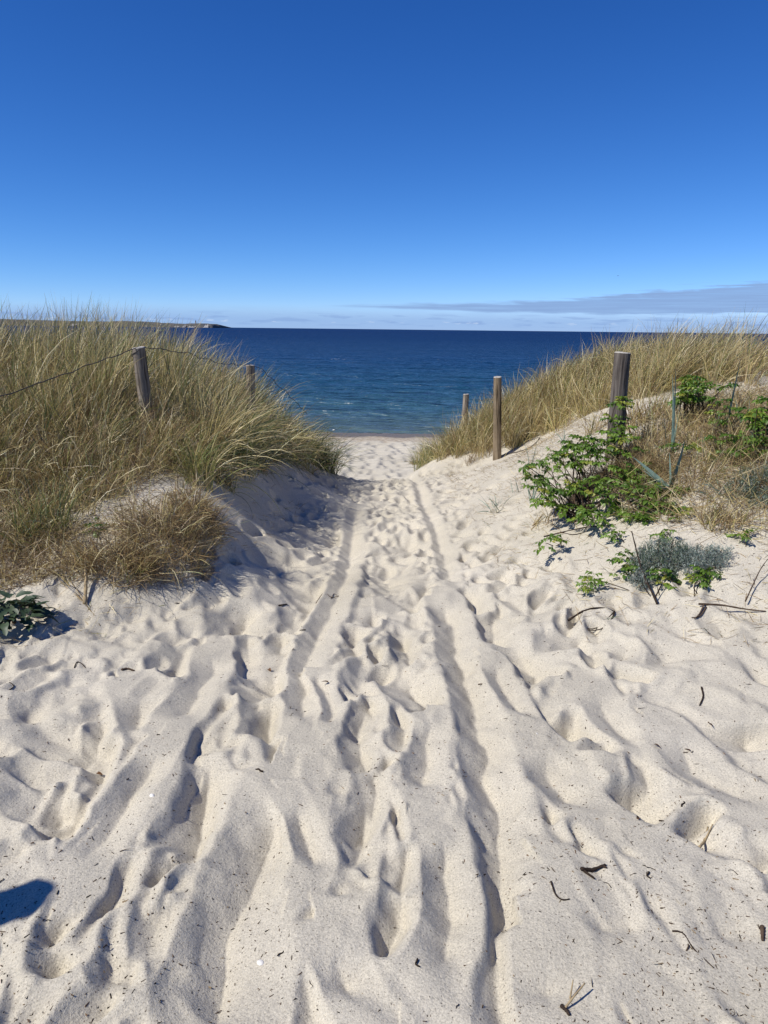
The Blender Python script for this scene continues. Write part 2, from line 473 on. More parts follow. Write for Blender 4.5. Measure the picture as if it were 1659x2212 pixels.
def detail(x, y, full=True):
    wx = x + 0.05 * fbm(x * 3.1, y * 3.1, 11, 2)
    wy = y + 0.05 * fbm(x * 3.1 + 40, y * 3.1, 12, 2)
    m = trod(x, y)
    far = sstep(y, 12.0, 14.5)
    quiet = 1 - 0.75 * np.exp(-((x + 1.05) / 0.3) ** 2 - ((y - 1.95) / 0.22) ** 2)
    rx = wx + 0.12 * wy * 0.4
    hA = bowls(rx, wy, 0.27, 0.46, 101, 0.62, 0.98, 0.05, 0.095)
    hB = bowls(wx * 0.9 - wy * 0.25, wy + wx * 0.3, 0.16, 0.24, 131, 0.5, 0.9, 0.028, 0.055)
    mixn = sstep(vnoise(x * 0.9, y * 0.9, 31), -0.25, 0.2)
    hw = hA * (0.55 + 0.6 * mixn) + hB * (1.1 - 0.6 * mixn)
    hw = hw * (1.0 + 0.4 * (1 - sstep(y, 2.6, 4.2)))
    right = sstep(x - 0.12 * y, 0.1, 1.3) * (1 - far)         # softer, wind-smoothed sand on the right
    hw = hw * (1 - 0.2 * right) + right * 0.028 * np.abs(fbm((x + y * 0.55) * 3.4 + 0.3 * fbm(x * 2, y * 2, 58, 2), (y - x * 0.4) * 1.5, 57, 3))
    hC = bowls(wx + 0.3 * wy, wy, 0.105, 0.15, 151, 0.5, 0.95, 0.016, 0.034)
    hw = hw + hC * (0.35 + 0.75 * sstep(y, 2.0, 4.5)) * (1 - 0.7 * right * (1 - sstep(y, 3.5, 5.0)))
    hf = bowls(wx, wy, 0.36, 0.46, 171, 0.8, 1.1, 0.08, 0.15)
    hw = hw * (1 - far) + hf * far
    shore = sstep(y, 24.6, 25.6)
    hw = hw * (1 - 0.85 * shore)
    h = hw * m + 0.03 * fbm(x * 1.3, y * 1.1, 51, 3) * (0.4 + 0.6 * m) * (1 - shore)
    h = h + 0.007 * fbm(x * 7, y * 7, 61, 4) * (1 - 0.5 * m) + 0.0045 * fbm(x * 19, y * 19, 64, 2) * sstep(vnoise(x * 2.2, y * 2.2, 65), -0.2, 0.3) + 0.009 * fbm(x * 11, y * 11, 63, 3) * (1 - sstep(x + 0.16 * y, -1.1, -0.3)) * sstep(y, 2.2, 3.2)
    # wind ripples and slumping on the flanks
    h = h + 0.012 * (1 - m) * fbm(x * 2.6, y * 4.0, 71, 3)
    if not full:
        return h
    lo_x, hi_x = x.min(), x.max()
    for cx_, cy_, a, b, an, dep in SHOES:
        if cx_ < lo_x - 0.5 or cx_ > hi_x + 0.5:
            continue
        sel = (np.abs(y - cy_) < 0.36) & (np.abs(x - cx_) < 0.3)
        if not sel.any():
            continue
        dx, dy = wx[sel] - cx_, wy[sel] - cy_
        ly = dx * math.sin(an) + dy * math.cos(an)
        lx = dx * math.cos(an) - dy * math.sin(an)
        bw = b * (1 + 0.22 * np.sin(ly / a * 1.9 + 0.6))                    # waist between heel and toe
        yy = np.abs(ly) / a
        left = np.clip((lx + 1.25 * bw) / (1.5 * bw), 0, 1)
        right = np.clip((lx - 0.25 * bw) / (1.5 * bw), 0, 1)
        pit = np.where(lx < 0.25 * bw, -dep * left, -dep * (1 - right) ** 1.4)
        endw = 1 - sstep(yy, 0.72, 1.12)
        w = endw * sstep(lx, -2.3 * b, -1.2 * b) * (1 - sstep(lx, 1.4 * b, 2.3 * b))
        rim = 0.22 * dep * np.exp(-((np.hypot(lx / (1.55 * b), ly / (1.2 * a)) - 1) / 0.22) ** 2)
        h[sel] = h[sel] * (1 - 0.72 * w) + pit * endw + rim
    for c0, a, b, an in PW:
        dx, dy = wx - c0[0], wy - c0[1]
        sel = (np.abs(dx) < 0.6) & (np.abs(dy) < 0.6)
        if not sel.any():
            continue
        dx, dy = dx[sel] - b * 0.35, dy[sel]
        dx = dx + 0.3 * b * fbm(x[sel] * 7 + an, y[sel] * 5, 83, 2)
        ly = dx * math.sin(an) + dy * math.cos(an)
        lx = dx * math.cos(an) - dy * math.sin(an)
        dep = min(0.10, 0.72 * b * 1.8)
        yy = np.abs(ly) / (a * 1.15)
        left = np.clip((lx + 1.35 * b) / (1.95 * b), 0, 1)                  # steep flank down to the right
        right = np.clip((lx - 0.6 * b) / (1.9 * b), 0, 1)
        pit = np.where(lx < 0.6 * b, -dep * left, -dep * (1 - right) ** 1.6)
        endw = 1 - sstep(yy, 0.45, 1.05)
        w = endw * sstep(lx, -2.6 * b, -1.3 * b) * (1 - sstep(lx, 1.6 * b, 2.8 * b))
        lip = 0.14 * dep * np.exp(-((lx + 1.6 * b) / (0.5 * b)) ** 2)
        h[sel] = h[sel] * (1 - 0.65 * w) + (pit + lip) * endw
    for pl, w_, dep in RW:
        x0, x1, y0, y1 = pl[:, 0].min() - 0.4, pl[:, 0].max() + 0.4, pl[:, 1].min() - 0.4, pl[:, 1].max() + 0.4
        sel = (x > x0) & (x < x1) & (y > y0) & (y < y1)
        if not sel.any():
            continue
        jx = x[sel] + (0.02 + 0.2 * w_) * fbm(x[sel] * 5.0, y[sel] * 5.0, 81, 3)
        d, sd_ = dist_poly(jx, y[sel], pl)
        s = d * np.where(sd_ == 0, 1, sd_)            # + is to the right when going from far to near: flip to the picture's right
        s = -s
        s = s - w_ * 0.75                              # floor of the rut lies right of its dark flank
        q = s / w_
        e = np.minimum(np.hypot(jx - pl[0, 0], y[sel] - pl[0, 1]), np.hypot(jx - pl[-1, 0], y[sel] - pl[-1, 1]))
        tt = (1 - sstep(d, w_ * 2.9, w_ * 3.9)) * sstep(e, w_ * 1.2, w_ * 4.0)
        lft = np.clip(-q, 0, None)
        rgt = np.clip(q, 0, None)
        dd_ = dep * 1.42
        prof = np.where(q < 0, -dd_ * np.clip(1 - np.sqrt((lft / 1.6) ** 2 + 0.003), 0, 1), -dd_ * (1 - np.minimum(rgt / 2.0, 1.0)) ** 1.5)
        rim = 0.12 * dep * np.exp(-((q + 2.0) / 0.5) ** 2)
        mm = 1 - sstep(np.abs(q - 0.2), 1.6, 2.6)
        h[sel] = h[sel] * (1 - 0.85 * mm) + (prof + rim) * tt
    return h * quiet


def sand_z(x, y):
    x = np.atleast_1d(np.asarray(x, float))
    y = np.atleast_1d(np.asarray(y, float))
    return base(x, y) + detail(x, y)


def build_sand():
    # rows: fine where the picture looks closely at the ground
    ys = [-30, -22, -16, -12, -9, -7, -5.5, -4.2] + list(np.arange(-3.4, 1.03, 0.055))
    y = 1.04
    while y < 13:
        ys.append(y)
        y += 0.0042 + 0.0019 * y ** 1.25
    while y < 29.5:
        ys.append(y)
        y += 0.05 + 0.001 * y
    while y < 70:
        ys.append(y)
        y += 1.5
    ys = np.array(ys)
    s1 = np.linspace(-0.66, 0.66, 620)
    g = 0.66 + np.cumsum(np.linspace(0.004, 0.5, 46) ** 1.6 + 0.003)
    s = np.r_[-g[::-1], s1, g]
    wid = np.where(ys > 0.9, ys + 0.25, 1.15) + np.clip(0.9 - ys, 0, None) * 0.4
    S, Y = np.meshgrid(s, ys)
    X = S * wid[:, None]
    X = np.clip(X, -60, 60)
    Z = base(X.ravel(), Y.ravel()) + detail(X.ravel(), Y.ravel())
    V = np.c_[X.ravel(), Y.ravel(), Z]
    ny, nx = X.shape
    i = np.arange(ny * nx).reshape(ny, nx)
    F = np.stack([i[:-1, :-1], i[:-1, 1:], i[1:, 1:], i[1:, :-1]], -1).reshape(-1, 4)
    return mesh_from('sand', V, F)


def sand_material():
    m, t, b = new_mat('dry_sand')
    geo = N(t, 'ShaderNodeNewGeometry')
    pos = geo.outputs['Position']
    n1 = N(t, 'ShaderNodeTexNoise')
    n1.inputs['Scale'].default_value = 1.1
    n1.inputs['Detail'].default_value = 5
    t.links.new(pos, n1.inputs['Vector'])
    g1 = N(t, 'ShaderNodeTexNoise')
    g1.inputs['Scale'].default_value = 170
    g1.inputs['Detail'].default_value = 3
    g1.inputs['Roughness'].default_value = 0.75
    t.links.new(pos, g1.inputs['Vector'])
    col = ramp(t, n1.outputs[0], [(0.3, (0.505, 0.46, 0.365)), (0.7, (0.595, 0.545, 0.443))])
    grain = ramp(t, g1.outputs[0], [(0.30, 0.50), (0.42, 0.88), (0.58, 1.05), (0.72, 1.3)])
    col = mixc(t, 1.0, col, grain, 'MULTIPLY')
    # dark heavy-mineral grains and tiny plant crumbs
    v = N(t, 'ShaderNodeTexVoronoi')
    v.inputs['Scale'].default_value = 90
    t.links.new(pos, v.inputs['Vector'])
    sp = mathn(t, 'MULTIPLY', mathn(t, 'LESS_THAN', v.outputs['Distance'], 0.2), mathn(t, 'GREATER_THAN', N_sep(t, v.outputs['Color']), 0.8))
    col = mixc(t, mathn(t, 'MULTIPLY', sp, 0.7), col, (0.09, 0.07, 0.055))
    v2 = N(t, 'ShaderNodeTexVoronoi')
    v2.inputs['Scale'].default_value = 230
    t.links.new(pos, v2.inputs['Vector'])
    sp2 = mathn(t, 'MULTIPLY', mathn(t, 'LESS_THAN', v2.outputs['Distance'], 0.3), mathn(t, 'GREATER_THAN', N_sep(t, v2.outputs['Color']), 0.86))
    col = mixc(t, mathn(t, 'MULTIPLY', sp2, 0.55), col, (0.16, 0.12, 0.09))
    # wet, weedy strip at the water's edge
    sx = N(t, 'ShaderNodeSeparateXYZ')
    t.links.new(pos, sx.inputs[0])
    yy = mathn(t, 'ADD', sx.outputs[1], mathn(t, 'MULTIPLY', mathn(t, 'SUBTRACT', n1.outputs[0], 0.5), 1.6))
    wet = smooth(t, yy, 26.0, 26.7)
    drift = mathn(t, 'MULTIPLY', smooth(t, yy, 25.0, 25.5), mathn(t, 'SUBTRACT', 1.0, smooth(t, yy, 26.0, 26.8)))
    n3 = N(t, 'ShaderNodeTexNoise')
    n3.inputs['Scale'].default_value = 7
    n3.inputs['Detail'].default_value = 4
    t.links.new(pos, n3.inputs['Vector'])
    dm = mathn(t, 'MULTIPLY', drift, smooth(t, n3.outputs[0], 0.44, 0.62))
    col = mixc(t, mathn(t, 'MULTIPLY', drift, 0.35), col, (0.40, 0.31, 0.21))
    col = mixc(t, mathn(t, 'MULTIPLY', dm, 0.6), col, (0.22, 0.15, 0.09))
    col = mixc(t, mathn(t, 'MULTIPLY', wet, 0.9), col, (0.13, 0.10, 0.07))
    t.links.new(col, b.inputs['Base Color'])
    t.links.new(mathn(t, 'SUBTRACT', 0.95, mathn(t, 'MULTIPLY', wet, 0.5)), b.inputs['Roughness'])
    b.inputs['Specular IOR Level'].default_value = 0.15
    bn = N(t, 'ShaderNodeTexNoise')
    bn.inputs['Scale'].default_value = 60
    bn.inputs['Detail'].default_value = 5
    bn.inputs['Roughness'].default_value = 0.7
    t.links.new(pos, bn.inputs['Vector'])
    bp = N(t, 'ShaderNodeBump')
    bp.inputs['Strength'].default_value = 0.7
    bp.inputs['Distance'].default_value = 0.007
    t.links.new(mathn(t, 'ADD', bn.outputs[0], mathn(t, 'MULTIPLY', g1.outputs[0], 0.5)), bp.inputs['Height'])
    t.links.new(bp.outputs[0], b.inputs['Normal'])
    return m


def N_sep(t, s):
    n = N(t, 'ShaderNodeSeparateColor')
    t.links.new(s, n.inputs[0])
    return n.outputs[0]


sand = tag(link('sand', build_sand(), sand_material()), kind='structure')

# ---------------------------------------------------------------- sea
SEA_Z = -2.1


def build_sea():
    ys = [26.0]
    while ys[-1] < 140:
        ys.append(ys[-1] + 0.10 + max(0, (ys[-1] - 28)) * 0.012)
    while ys[-1] < 45000:
        ys.append(ys[-1] * 1.13)
    ys = np.array(ys)
    s = np.r_[-np.geomspace(60, 0.85, 18), np.linspace(-0.8, 0.8, 330), np.geomspace(0.85, 60, 18)]
    S, Y = np.meshgrid(s, ys)
    X = np.clip(S * (Y + 4), -60000, 60000)
    x, y = X.ravel(), Y.ravel()
    fade = 1 - sstep(y, 90, 140)
    near = 0.25 + 0.75 * sstep(y, 28.5, 40)
    wx = x + 1.5 * fbm(x * 0.1, y * 0.1, 5, 2)
    wy = y + 1.2 * fbm(x * 0.16, y * 0.2, 6, 2)
    h = 0.17 * fbm(wx * 0.16, wy * 0.62, 21, 3) + 0.15 * (0.5 - np.abs(fbm(wx * 0.4, wy * 1.3, 22, 2)))
    h = h * fade * near
    # one small swell about to break on the sand
    br = 29.3 + 0.35 * fbm(x * 0.35, x * 0 + 3, 23, 3)
    h = h + 0.11 * np.exp(-((y - br) / np.where(y < br, 0.22, 0.55)) ** 2) * (0.55 + 0.9 * vnoise(x * 0.4, x * 0, 24))
    V = np.c_[x, y, SEA_Z + h]
    ny, nx = X.shape
    i = np.arange(ny * nx).reshape(ny, nx)
    F = np.stack([i[:-1, :-1], i[:-1, 1:], i[1:, 1:], i[1:, :-1]], -1).reshape(-1, 4)
    return mesh_from('sea', V, F)


def sea_material():
    m, t, b = new_mat('sea_water')
    geo = N(t, 'ShaderNodeNewGeometry')
    pos = geo.outputs['Position']
    sx = N(t, 'ShaderNodeSeparateXYZ')
    t.links.new(pos, sx.inputs[0])
    big = N(t, 'ShaderNodeTexNoise')
    big.inputs['Scale'].default_value = 1.0
    big.inputs['Detail'].default_value = 4
    mp = N(t, 'ShaderNodeMapping')
    mp.inputs['Scale'].default_value = (0.012, 0.035, 1)
    t.links.new(pos, mp.inputs[0])
    t.links.new(mp.outputs[0], big.inputs['Vector'])
    yy = mathn(t, 'ADD', sx.outputs[1], mathn(t, 'MULTIPLY', mathn(t, 'SUBTRACT', big.outputs[0], 0.5), 26))
    lg = mathn(t, 'LOGARITHM', mathn(t, 'MAXIMUM', yy, 2.0), 10.0)
    col = ramp(t, mathn(t, 'MULTIPLY', mathn(t, 'SUBTRACT', lg, 1.4), 1 / 1.6), [
        (0.0, (0.070, 0.078, 0.062)), (0.035, (0.085, 0.135, 0.135)), (0.11, (0.036, 0.105, 0.150)), (0.2, (0.015, 0.075, 0.140)), (0.36, (0.006, 0.050, 0.135)), (0.7, (0.003, 0.033, 0.115)), (1.0, (0.002, 0.027, 0.105))])
    def wave(sc, det, rough=0.55):
        mp_ = N(t, 'ShaderNodeMapping')
        mp_.inputs['Scale'].default_value = sc
        mp_.inputs['Rotation'].default_value = (0, 0, 0.12)
        t.links.new(pos, mp_.inputs[0])
        n_ = N(t, 'ShaderNodeTexNoise')
        n_.inputs['Scale'].default_value = 1.0
        n_.inputs['Detail'].default_value = det
        n_.inputs['Roughness'].default_value = rough
        n_.inputs['Distortion'].default_value = 0.6
        t.links.new(mp_.outputs[0], n_.inputs['Vector'])
        return n_.outputs[0]
    h = mathn(t, 'ADD', mathn(t, 'MULTIPLY', wave((0.5, 1.5, 1), 4), 0.55), mathn(t, 'MULTIPLY', wave((0.09, 0.3, 1), 4, 0.65), 2.2))
    bp = N(t, 'ShaderNodeBump')
    bp.inputs['Strength'].default_value = 0.9
    bp.inputs['Distance'].default_value = 1.25
    t.links.new(h, bp.inputs['Height'])
    t.nodes.remove(b)
    df = N(t, 'ShaderNodeBsdfDiffuse')
    t.links.new(col, df.inputs[0])
    t.links.new(bp.outputs[0], df.inputs['Normal'])
    gl = N(t, 'ShaderNodeBsdfGlossy')
    gl.inputs['Roughness'].default_value = 0.3
    t.links.new(bp.outputs[0], gl.inputs['Normal'])
    fr = N(t, 'ShaderNodeFresnel')
    fr.inputs[0].default_value = 1.33
    t.links.new(bp.outputs[0], fr.inputs['Normal'])
    # steep wave faces hide the mirror-like troughs more and more with distance
    cap = ramp(t, mathn(t, 'MULTIPLY', lg, 0.25), [(0.36, 0.6), (0.47, 0.5), (0.62, 0.2), (0.9, 0.12)])
    mx = N(t, 'ShaderNodeMixShader')
    t.links.new(mathn(t, 'MINIMUM', fr.outputs[0], cap), mx.inputs[0])
    t.links.new(df.outputs[0], mx.inputs[1])
    t.links.new(gl.outputs[0], mx.inputs[2])
    t.links.new(mx.outputs[0], t.nodes['Material Output'].inputs[0])
    return m


sea = tag(link('sea', build_sea(), sea_material()), kind='structure')

# ---------------------------------------------------------------- foam at the water's edge
def build_foam():
    V, F = [], []
    r = np.random.default_rng(31)
    for k in range(110):
        x = r.uniform(-16, 16)
        dens = 0.05 + 0.95 * (vnoise(np.array([x * 0.35]), np.array([4.0]), 41)[0] > -0.1)
        if r.random() > dens:
            continue
        y = 28.55 + 0.35 * vnoise(np.array([x * 0.35]), np.array([3.0]), 23)[0] + r.normal(0, 0.13)
        a, b = r.uniform(0.03, 0.13), r.uniform(0.015, 0.04)
        z = max(float(base(x, y)), SEA_Z) + 0.012
        n = len(V)
        for q in range(6):
            an = q * math.pi / 3
            V.append((x + a * math.cos(an) * r.uniform(0.7, 1.2), y + b * math.sin(an), z))
        V.append((x, y, z + r.uniform(0.015, 0.04)))
        for q in range(6):
            F.append((n + q, n + (q + 1) % 6, n + 6))
    return mesh_from('sea_foam', V, F)


def flat_mat(name, col, rough=0.8, spec=0.2, var=0.0, scale=8.0, bump=0.0):
    m, t, b = new_mat(name)
    b.inputs['Roughness'].default_value = rough
    b.inputs['Specular IOR Level'].default_value = spec
    b.inputs['Base Color'].default_value = (*col, 1)
    if var or bump:
        tcn = N(t, 'ShaderNodeTexCoord')
        n_ = N(t, 'ShaderNodeTexNoise')
        n_.inputs['Scale'].default_value = scale
        n_.inputs['Detail'].default_value = 4
        t.links.new(tcn.outputs['Object'], n_.inputs['Vector'])
        if var:
            lo = tuple(max(0, c * (1 - var)) for c in col)
            hi = tuple(min(1, c * (1 + var)) for c in col)
            t.links.new(ramp(t, n_.outputs[0], [(0.3, lo), (0.7, hi)]), b.inputs['Base Color'])
        if bump:
            bp = N(t, 'ShaderNodeBump')
            bp.inputs['Strength'].default_value = 0.6
            bp.inputs['Distance'].default_value = bump
            t.links.new(n_.outputs[0], bp.inputs['Height'])
            t.links.new(bp.outputs[0], b.inputs['Normal'])
    return m


tag(link('sea_foam', build_foam(), flat_mat('foam', (0.8, 0.8, 0.78), 0.6)), kind='stuff')

# ---------------------------------------------------------------- far headland with chalk cliffs
HD = 5000.0


def build_headland():
    us = np.linspace(-900, 463, 420)
    crest_u = [-900, -400, -100, 0, 60, 130, 230, 250, 300, 330, 360, 395, 420, 440, 452, 460, 463]
    crest_h = [56, 50, 42, 40, 37, 33, 31, 36, 35, 29, 26, 24, 27, 26, 25, 20, 2]
    x = (us - 829.5) / 1661 * HD * 1.0
    h = np.interp(us, crest_u, crest_h)
    h = h + 2.2 * fbm(us * 0.09, us * 0, 91, 4) * (us < 455) + 1.2 * fbm(us * 0.5, us * 0 + 2, 92, 2) * (us < 455)
    prof = [(-14, -3.0), (0, 0.5), (8, 2.0), (30, 0.45), (45, 0.78), (70, 0.93), (120, 1.0), (300, 1.0), (700, -0.1)]
    V = []
    for j, (dy, f) in enumerate(prof):
        jag = 10 * fbm(us * 0.06, us * 0 + j, 95, 3) if 1 < j < 7 else 0 * us
        hh = np.full_like(h, f) if j < 3 else h * f + 1.5 * fbm(us * 0.3, us * 0 + j * 3.1, 96, 2)
        V.append(np.c_[x, HD + dy + jag, SEA_Z + hh])
    n = len(us)
    i = np.arange(len(prof) * n).reshape(len(prof), n)
    F = np.stack([i[:-1, :-1], i[:-1, 1:], i[1:, 1:], i[1:, :-1]], -1).reshape(-1, 4)
    me = mesh_from('headland', np.concatenate(V), F)
    return me, (lambda u: float(np.interp(u, us, h)))


hm, tt_, hb_ = new_mat('headland_woods')
hn = N(tt_, 'ShaderNodeTexNoise')
hn.inputs['Scale'].default_value = 0.03
hn.inputs['Detail'].default_value = 5
hg = N(tt_, 'ShaderNodeNewGeometry')
tt_.links.new(hg.outputs['Position'], hn.inputs['Vector'])
tt_.links.new(ramp(tt_, hn.outputs[0], [(0.35, (0.062, 0.068, 0.066)), (0.55, (0.092, 0.088, 0.085)), (0.7, (0.115, 0.108, 0.10))]), hb_.inputs['Base Color'])
hb_.inputs['Roughness'].default_value = 1.0
me_h, crest = build_headland()
headland = tag(link('headland', me_h, hm), kind='structure')
chalk = flat_mat('chalk', (0.34, 0.33, 0.32), 0.9, 0.1, 0.15, 0.1)


def chalk_face(u0, u1, f0, f1):
    us = np.linspace(u0, u1, 9)
    V = []
    for j, f in enumerate(np.linspace(0, 1, 5)):
        hh = np.array([crest(u) * (f0 + (f1 - f0) * f * (0.8 + 0.4 * math.sin(u * 2.1 + 1))) for u in us])
        off = 24 - 22 * f if False else 2 + 34 * f
        V.append(np.c_[(us - 829.5) / 1661 * HD + 6 * fbm(us * 0.7, us * 0 + j, 98, 2), np.full(9, HD + off - 14), SEA_Z + hh])
    i = np.arange(45).reshape(5, 9)
    F = np.stack([i[:-1, :-1], i[:-1, 1:], i[1:, 1:], i[1:, :-1]], -1).reshape(-1, 4)
    return mesh_from('chalk_cliff', np.concatenate(V), F)


for a_ in ((166, 178, 0.1, 0.5), (384, 394, 0.05, 0.45), (402, 408, 0.05, 0.6), (412, 428, 0.02, 0.35), (446, 456, 0.05, 0.85)):
    link('chalk_cliff', chalk_face(*a_), chalk, headland)


def lathe(prof, n=16, name='turned'):
    V, F = [], []
    for r_, z in prof:
        for q in range(n):
            an = 2 * math.pi * q / n
            V.append((r_ * math.cos(an), r_ * math.sin(an), z))
    for j in range(len(prof) - 1):
        for q in range(n):
            F.append((j * n + q, j * n + (q + 1) % n, (j + 1) * n + (q + 1) % n, (j + 1) * n + q))
    return mesh_from(name, V, F)


lt = empty('lighthouse', ((421 - 829.5) / 1661 * HD, HD + 110, SEA_Z + crest(421) - 4), 'tiny lighthouse tower rising above the wooded headland across the water', 'lighthouse')
link('tower', lathe([(4.0, 0), (3.6, 10), (3.2, 17), (3.9, 17.3), (3.9, 18.4), (0.02, 18.4)]), flat_mat('tower_brick', (0.30, 0.25, 0.21)), lt)
link('lantern', lathe([(2.2, 18.41), (2.2, 21), (2.5, 21.1), (0.1, 23.5)]), flat_mat('lantern_metal', (0.12, 0.12, 0.12)), lt)

# ---------------------------------------------------------------- blades of grass
STRAW = np.array([[0.56, 0.46, 0.20], [0.50, 0.40, 0.17], [0.42, 0.33, 0.14], [0.66, 0.57, 0.33]])
TAN = np.array([[0.30, 0.20, 0.09], [0.24, 0.16, 0.075], [0.36, 0.26, 0.13], [0.19, 0.13, 0.07]])
GREEN = np.array([[0.24, 0.25, 0.07], [0.17, 0.20, 0.055], [0.31, 0.29, 0.09], [0.12, 0.15, 0.04]])
DEEP = np.array([[0.055, 0.085, 0.03], [0.075, 0.11, 0.035], [0.10, 0.13, 0.05], [0.05, 0.07, 0.03]])


def pick(n, mix, r):
    """mix: list of (palette, weight)"""
    w = np.array([m[1] for m in mix], float)
    k = r.choice(len(mix), n, p=w / w.sum())
    out = np.zeros((n, 3))
    for i, (pal, _) in enumerate(mix):
        sel = k == i
        out[sel] = pal[r.integers(0, len(pal), sel.sum())]
    return out * r.uniform(0.8, 1.2, (n, 1))


def blades(root, az, L, th0, bend, wd, col, r, K=5, wind=(0.0, 0.0), name='grass', mat=None, twist=0.9):
    n = len(root)
    az = np.asarray(az)
    t = np.linspace(0, 1, K + 1)
    P = np.zeros((n, K + 1, 3))
    P[:, 0] = root
    dirs = np.zeros((n, K + 1, 3))
    kink = r.uniform(-0.25, 0.25, (n, K + 1)) * 0.35
    for j in range(K + 1):
        th = th0 + bend * t[j] ** 1.4
        a = az + kink[:, j]
        d = np.c_[np.sin(th) * np.cos(a), np.sin(th) * np.sin(a), np.cos(th)]
        d[:, 0] += wind[0] * t[j]
        d[:, 1] += wind[1] * t[j]
        d /= np.linalg.norm(d, axis=1)[:, None]
        dirs[:, j] = d
        if j:
            P[:, j] = P[:, j - 1] + 0.5 * (dirs[:, j - 1] + d) * (L / K)[:, None]
    side = np.c_[-np.sin(az), np.cos(az), np.zeros(n)]
    tw = r.normal(0, twist, n)
    V = np.zeros((n, K + 1, 2, 3))
    prof = np.sqrt(np.clip(1 - t ** 2.2, 0.0, 1)) * (0.65 + 0.35 * np.minimum(t * 5, 1))
    prof[-1] = 0.1
    for j in range(K + 1):
        nb = np.cross(dirs[:, j], side)
        w = side * np.cos(tw)[:, None] + nb * np.sin(tw)[:, None]
        w = w * (0.5 * wd * prof[j])[:, None]
        V[:, j, 0] = P[:, j] - w
        V[:, j, 1] = P[:, j] + w
    i = np.arange(n * (K + 1) * 2).reshape(n, K + 1, 2)
    F = np.stack([i[:, :-1, 0], i[:, :-1, 1], i[:, 1:, 1], i[:, 1:, 0]], -1).reshape(-1, 4)
    me = mesh_from(name, V.reshape(-1, 3), F)
    set_col(me, np.repeat(col, (K + 1) * 2, axis=0))
    if mat:
        me.materials.append(mat)
    return me


def tint_mat(name, rough=0.55, spec=0.35, trans=0.22):
    m, t, b = new_mat(name)
    at = N(t, 'ShaderNodeAttribute')
    at.attribute_name = 'tint'
    t.links.new(at.outputs['Color'], b.inputs['Base Color'])
    b.inputs['Roughness'].default_value = rough
    b.inputs['Specular IOR Level'].default_value = spec
    tr = N(t, 'ShaderNodeBsdfTranslucent')
    t.links.new(at.outputs['Color'], tr.inputs[0])
    mx = N(t, 'ShaderNodeMixShader')
    mx.inputs[0].default_value = trans
    t.links.new(b.outputs[0], mx.inputs[1])
    t.links.new(tr.outputs[0], mx.inputs[2])
    t.links.new(mx.outputs[0], t.nodes['Material Output'].inputs[0])
    return m


GRASS = tint_mat('grass_blade', 0.42, 0.5, 0.2)


def inside(x, y, poly):
    poly = np.array(poly)
    c = np.zeros(x.shape, bool)
    j = len(poly) - 1
    for i in range(len(poly)):
        xi, yi, xj, yj = *poly[i], *poly[j]
        c ^= ((yi > y) != (yj > y)) & (x < (xj - xi) * (y - yi) / (yj - yi + 1e-12) + xi)
        j = i
    return c


def scatter(poly, n, r, gap=0.0, seed=0):
    poly = np.array(poly, float)
    lo, hi = poly.min(0), poly.max(0)
    pts = np.zeros((0, 2))
    while len(pts) < n:
        q = r.uniform(lo, hi, (n * 2, 2))
        q = q[inside(q[:, 0], q[:, 1], poly)]
        if gap:
            q = q[vnoise(q[:, 0] * 1.3, q[:, 1] * 1.3, seed) > gap]
        pts = np.r_[pts, q]
    return pts[:n]


def edge_dist(p, poly):
    pl = np.array(list(poly) + [poly[0]], float)
    return dist_poly(p[:, 0], p[:, 1], pl)[0]


def grass_mass(name, poly, tufts, per, r, lenfn, mix, wind, width=(0.0028, 0.0078), spread=0.07, lean=0.35, bend=0.7, gap=0.0, K=5, seed=3, leanfn=None):
    c = scatter(poly, tufts, r, gap, seed)
    L0 = lenfn(c[:, 0], c[:, 1]) * r.uniform(0.75, 1.2, tufts)
    n = tufts * per
    k = np.repeat(np.arange(tufts), per)
    az = r.uniform(0, 2 * math.pi, n)
    rad = spread * np.sqrt(r.random(n))
    x = c[k, 0] + rad * np.cos(az)
    y = c[k, 1] + rad * np.sin(az)
    z = sand_z(x, y) - 0.02
    L = L0[k] * (0.36 + 0.74 * r.random(n) ** 1.6)
    ex = np.zeros(n) if leanfn is None else leanfn(x, y)
    th0 = np.abs(r.normal(0, 1, n)) * (lean + ex) * (0.5 + rad / spread)
    bd = np.abs(r.normal(bend, 0.45, n)) + ex
    hue = r.random(tufts)[k]
    col = pick(n, mix, r) * (0.85 + 0.3 * hue)[:, None]
    me = blades(np.c_[x, y, z], az, L, th0, bd, r.uniform(*width, n), col, r, K, wind, name, GRASS)
    return me


LEFT = [(-8, 4.1), (-3.4, 4.3), (-2.5, 4.6), (-2.15, 4.95), (-1.98, 5.4), (-1.98, 5.9), (-1.75, 6.3), (-1.5, 6.8), (-1.42, 7.3), (-1.36, 8.4), (-1.16, 9.2), (-1.0, 10.2), (-1.05, 11.2), (-1.5, 12.6), (-2.5, 13.8), (-4, 14.8), (-8, 15)]
RIGHT = [(0.72, 12.3), (1.2, 11.6), (1.75, 11.25), (2.3, 10.9), (2.7, 10.3), (2.85, 9.5), (3.1, 8.8), (3.7, 8.2), (4.8, 7.6), (9, 7.2), (9, 14), (5, 15.3), (3.3, 15.8), (2.2, 16.6), (1.5, 15.6), (0.95, 14.0)]


def len_left(x, y):
    l = 0.27 + 0.60 * sstep(y, 4.7, 7.2) - 0.2 * sstep(x, -2.0, -1.2) * sstep(y, 8.0, 9.5)
    low = np.exp(-((x + 1.98) / 0.34) ** 4 - ((y - 6.35) / 0.75) ** 4) + np.exp(-((x + 1.55) / 0.32) ** 2 - ((y - 9.15) / 0.7) ** 2)   # trodden round the posts
    return l * (1 - 0.66 * np.minimum(low, 1))


